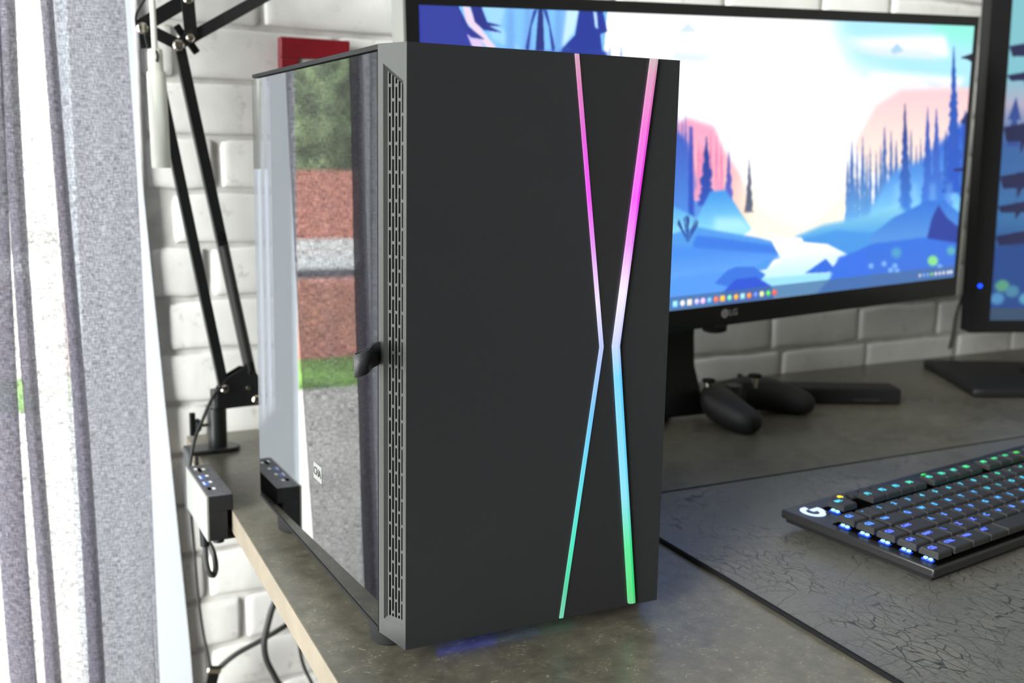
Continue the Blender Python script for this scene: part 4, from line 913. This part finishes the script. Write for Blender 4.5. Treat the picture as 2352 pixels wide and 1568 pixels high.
LEG = [emi('key_legend_light', tuple(c_*.9+.05 for c_ in h_), 2.2) for h_ in HUES]; LEDM = [emi('key_led_light', tuple(min(1, c_+.05) for c_ in h_), 3.2) for h_ in HUES]
def hue(u_, v_): return max(0, min(7, int((u_*4.2+v_*13-.65)*2.2+.5)))
KM = {}
def key_mesh(wu):
    if wu in KM: return KM[wu]
    w_ = wu*UU-.0026; d_ = RR-.0026; bm = B(); hz0, hz1 = .0040, .0100
    b = [bm.verts.new(c_) for c_ in ((0, 0, hz0), (w_, 0, hz0), (w_, d_, hz0), (0, d_, hz0))]; i_ = .0013
    m_ = [bm.verts.new(c_) for c_ in ((.0004, .0004, hz1-.0016), (w_-.0004, .0004, hz1-.0016), (w_-.0004, d_-.0004, hz1-.0016), (.0004, d_-.0004, hz1-.0016))]
    t_ = [bm.verts.new(c_) for c_ in ((i_, i_, hz1), (w_-i_, i_, hz1), (w_-i_, d_-i_, hz1), (i_, d_-i_, hz1))]
    for lo_, hi_ in ((b, m_), (m_, t_)):
        for k in range(4): bm.faces.new((lo_[k], lo_[(k+1) % 4], hi_[(k+1) % 4], hi_[k]))
    c_ = bm.verts.new((w_/2, d_/2, hz1-.0005))
    for k in range(4): bm.faces.new((t_[k], t_[(k+1) % 4], c_))
    bm.faces.new(b[::-1]); bmesh.ops.recalc_face_normals(bm, faces=bm.faces[:])
    me = bpy.data.meshes.new('key'); bm.to_mesh(me); bm.free(); me.materials.append(KEYM); KM[wu] = me; return me
fontcache = {}
def glyph(s, size):
    k = (s, size)
    if k in fontcache: return fontcache[k]
    cu = bpy.data.curves.new('g', 'FONT'); cu.body = s; cu.size = size; cu.align_x = 'LEFT'; cu.align_y = 'TOP'; cu.offset = .00030; cu.resolution_u = 2
    t_ = bpy.data.objects.new('g', cu); COL.objects.link(t_); me = bpy.data.meshes.new_from_object(t_.evaluated_get(bpy.context.evaluated_depsgraph_get())); bpy.data.objects.remove(t_)
    fontcache[k] = me; return me
ledm = B(); bmesh.ops.create_cube(ledm, size=1); LEDME = []
for q_ in LEDM:
    me = bpy.data.meshes.new('key_led_and_spill'); ledm.to_mesh(me); me.materials.append(q_); LEDME.append(me)
SPILL, CORE = bpy.data.meshes.new('key_spill'), bpy.data.meshes.new('key_core'); ledm.to_mesh(SPILL); ledm.to_mesh(CORE)
SPILL.materials.append(emi('blue_led_spill', (0, .06, 1), 1.6)); CORE.materials.append(emi('cyan_key_core', (.35, .9, 1), 2.4))  # blue block paints the LED light spilled on the plate as its own glow
def key(u_, v_, wu, s, led=True):
    me = key_mesh(wu); o = bpy.data.objects.new('key', me); o.parent = kb; COL.objects.link(o)
    M = Matrix.Translation(-wloc(kb)) @ Mk @ Matrix.Translation((u_+.0013, v_+.0013, 0)); o.matrix_basis = M
    hI = hue(u_, v_)
    if s:
        gm = glyph(s, .0080 if len(s) < 3 else .0056).copy(); gm.materials.clear(); gm.materials.append(LEG[hI])
        L_ = bpy.data.objects.new('legend', gm); L_.parent = o; L_.location = (.0030, RR-.0026-.0042, .01005); COL.objects.link(L_)
    if led:
        d_ = bpy.data.objects.new('key_led_and_spill', LEDME[hI]); d_.parent = o; d_.location = ((wu*UU-.0026)/2, RR-.0046, .0022); d_.scale = (.0062, .0026, .0020); COL.objects.link(d_)
        if u_ < .03 or (s == 'ESC'): 
            d2 = bpy.data.objects.new('key_led_and_spill', LEDME[min(2, hI+1)]); d2.parent = o; d2.location = (-.0006, RR*.42, .0010); d2.scale = (.0042, .0110, .0012); COL.objects.link(d2); d2.data = SPILL
            for q_ in (-.0026, .0026):
                d3 = bpy.data.objects.new('key_led_and_spill', CORE); d3.parent = o; d3.location = (-.0004, RR*.42+q_, .0022); d3.scale = (.0024, .0030, .0016); COL.objects.link(d3)
V = [.0045+RR*i for i in range(5)]; VF = .0045+5*RR+.0095; UM = .0395
for i, s in enumerate(('G5', 'G4', 'G3', 'G2', 'G1')): key(.0125, V[i], 1, s)
def row(v_, items, u_=UM):
    for wu, s in items: key(u_, v_, wu, s) if s is not None else None; u_ += wu*UU
    return u_
row(VF, [(1, 'ESC'), (1, None), (1, 'F1'), (1, 'F2'), (1, 'F3'), (1, 'F4'), (.5, None), (1, 'F5'), (1, 'F6'), (1, 'F7'), (1, 'F8'), (.5, None), (1, 'F9'), (1, 'F10'), (1, 'F11'), (1, 'F12')])
ue = row(V[4], [(1, '`')]+[(1, c_) for c_ in '1234567890-=']+[(2, 'BACK')])
row(V[3], [(1.5, 'TAB')]+[(1, c_) for c_ in 'QWERTYUIOP[]']); row(V[2], [(1.75, 'CAPS')]+[(1, c_) for c_ in "ASDFGHJKL;'#"]); key(UM+13.75*UU, V[2], 1.25, 'ENTER'); key(UM+13.5*UU, V[3], 1.5, '')
row(V[1], [(1.25, 'SHIFT'), (1, '\\')]+[(1, c_) for c_ in 'ZXCVBNM,./']+[(2.75, 'SHIFT')])
row(V[0], [(1.25, 'CTRL'), (1.25, 'WIN'), (1.25, 'ALT'), (6.25, ''), (1.25, 'ALT'), (1.25, 'FN'), (1.25, 'MENU'), (1.25, 'CTRL')])
u2 = ue+.006
for v_, its in ((VF, ('PRT', 'SCR', 'PAU')), (V[4], ('INS', 'HOME', 'PGUP')), (V[3], ('DEL', 'END', 'PGDN'))): row(v_, [(1, s) for s in its], u2)
key(u2+UU, V[1], 1, '↑'); row(V[0], [(1, '←'), (1, '↓'), (1, '→')], u2)
u3 = u2+3*UU+.006
for v_, its in ((V[4], ('NUM', '/', '*', '-')), (V[3], ('7', '8', '9', '+')), (V[2], ('4', '5', '6')), (V[1], ('1', '2', '3', '↵'))): row(v_, [(1, s) for s in its], u3)
row(V[0], [(2, '0'), (1, '.')], u3)
# round media buttons, the first lit yellow
for i in range(4):
    cbt = B(); c_ = Mk @ Vector((.078+i*.021, .1600, .0002)); lathe(cbt, [(.0075, 0), (.0075, .0020), (.0068, .0028)], c_, Mk.to_3x3() @ Vector((0, 0, 1)), 20); bo = obj('round_button', cbt, KEYM, kb, smooth=True)
    if i == 0:
        cbt = B(); lathe(cbt, [(.0033, .0027), (.0033, .0030)], c_, Mk.to_3x3() @ Vector((0, 0, 1)), 14); obj('yellow_light', cbt, emi('yellow_light', (1, .75, 0), 1.6), kb)
g9 = B(); 
for px, py in ((2168, 1079), (2166, 1079)):
    pass
gq = Mk @ Vector((.232, .1600, .0005)); lathe(g9, [(.0045, 0), (.0045, .0008)], gq, Mk.to_3x3() @ Vector((0, 0, 1)), 14); obj('green_light', g9, emi('green_light', (.02, .9, .1), 1.5), kb)
# backlight line along the gap between the function row and the number row
for i in range(16):
    u_ = UM+.002+i*.0232; bl = B(); box(bl, u_, u_+.0226, V[4]+RR+.0030, V[4]+RR+.0042, .0006, .0012, Mk); obj('light_bar', bl, emi('gap_light', HUES[hue(u_, .13)], .7), kb)
# letter-like logo at the rear left of the plate: open ring with a bar
LG_ = B(); cG = Vector((.0215, .1500)); pts_o = []
def ringpts(r, a0, a1, n=14): return [(cG.x+r*1.1*math.cos(a0+(a1-a0)*k/n), cG.y+r*1.25*math.sin(a0+(a1-a0)*k/n)) for k in range(n+1)]
o1 = ringpts(.0108, math.radians(70), math.radians(350)); i1 = ringpts(.0058, math.radians(70), math.radians(345))
va = [LG_.verts.new(Mk @ Vector((x, y, .0004))) for x, y in o1]; vb = [LG_.verts.new(Mk @ Vector((x, y, .0004))) for x, y in i1]
for k in range(len(va)-1): LG_.faces.new((va[k], va[k+1], vb[k+1], vb[k]))
bq = [(cG.x+.0010, cG.y+.0060), (cG.x+.0150, cG.y+.0060), (cG.x+.0150, cG.y-.0010), (cG.x+.0118, cG.y-.0070), (cG.x+.0064, cG.y-.0060), (cG.x+.0064, cG.y-.0002), (cG.x+.0010, cG.y-.0002)]
LG_.faces.new([LG_.verts.new(Mk @ Vector((x, y, .0005))) for x, y in bq])
obj('logo', LG_, emi('white_blue_light', (.45, .6, 1), 1.9), kb, label='glowing white letter G logo')

# ------------------------------------------------------------------ game controller
gc = empty('game_controller', (.735, .52, ZD), 'black game controller with two thumbsticks lying in front of the monitor stand', 'game controller')
Mg = Matrix.Translation((.728, .540, ZD)) @ Matrix.Rotation(math.radians(22), 4, 'Z') @ Matrix.Scale(1.22, 4)
GCM = mat('matte_black_controller', (.012, .0115, .012), .55, spec=.35, bump=(600, .15))
bm = B(); sk = bpy.data.meshes.new('skin')
sv = [(-.040, .005, .026), (-.018, .012, .027), (.0, .013, .027), (.018, .012, .027), (.040, .005, .026), (-.056, -.018, .025), (-.066, -.048, .020), (-.068, -.072, .016), (.056, -.018, .025), (.066, -.048, .020), (.068, -.072, .016), (-.050, .022, .026), (.050, .022, .026)]
se = [(0, 1), (1, 2), (2, 3), (3, 4), (0, 5), (5, 6), (6, 7), (4, 8), (8, 9), (9, 10), (0, 11), (4, 12)]
sr = [.026, .022, .021, .022, .026, .024, .019, .0135, .024, .019, .0135, .020, .020]
sk.from_pydata([Mg @ Vector(v)-Vector(gc.location) for v in sv], se, []); so = bpy.data.objects.new('shell', sk); so.parent = gc; COL.objects.link(so)
so.modifiers.new('skin', 'SKIN'); 
for v, r_ in zip(sk.skin_vertices[0].data, sr): v.radius = (r_*1.2, r_*1.2)
sk.skin_vertices[0].data[2].use_root = True
so.modifiers.new('sub', 'SUBSURF').levels = 2; so.modifiers['sub'].render_levels = 2
dgx = bpy.context.evaluated_depsgraph_get(); me = bpy.data.meshes.new_from_object(so.evaluated_get(dgx)); bpy.data.objects.remove(so)
so = bpy.data.objects.new('shell', me); so.parent = gc; COL.objects.link(so); me.materials.clear(); me.materials.append(GCM)
for p in me.polygons: p.use_smooth = True; p.material_index = 0
zmin = min(v.co.z for v in me.vertices)
for v in me.vertices: v.co.z = (v.co.z-zmin)*.98+.0003
zt_ = max(v.co.z for v in me.vertices)
for lx, ly in ((-.043, .012), (.024, -.012)):
    for nm, pr_f, mm in (('stick_stem', [(.0052, -.010), (.0052, .0055)], CHROME), ('stick_cap', [(.0080, .0050), (.0098, .0068), (.0098, .0095), (.0080, .0102), (.0045, .0090)], RUBBER)):
        s_ = B(); p = Mg @ Vector((lx, ly, 0)); lathe(s_, pr_f, (p.x, p.y, ZD+zt_-.002+.001), Vector((0, 0, 1)), 20); obj(nm, s_, mm, gc, smooth=True)
dp = B(); p = Mg @ Vector((-.020, -.008, 0)); lathe(dp, [(.0115, -.012), (.0115, .0005), (.009, .0015)], (p.x, p.y, ZD+zt_-.001), seg=24); obj('direction_pad', dp, STEEL, gc, smooth=True)
for k in range(4):
    a_ = k*PI/2; p = Mg @ Vector((.048+.0095*math.cos(a_), .012+.0095*math.sin(a_), 0)); s_ = B(); lathe(s_, [(.0042, -.008), (.0042, .001), (.003, .002)], (p.x, p.y, ZD+zt_-.0025), seg=14); obj('button', s_, GLOSSB, gc, smooth=True)

# ------------------------------------------------------------------ slim black box behind the controller
sb_ = empty('slim_black_box', (.93, .53, ZD), 'slim black rectangular device lying behind the game controller', 'device')
Mx_ = Matrix.Translation((.840, .585, ZD)) @ Matrix.Rotation(-math.radians(26), 4, 'Z')
bx_ = B(); box(bx_, 0, .200, 0, .050, 0, .0255, Mx_); obj('casing', bx_, mat('matte_dark_grey', (.010, .010, .011), .5, spec=.3), sb_, bev=.004, seg=3)
bx_ = B(); box(bx_, .125, .165, -.0004, .0004, .006, .009, Mx_); obj('status_strip', bx_, STEEL, sb_)
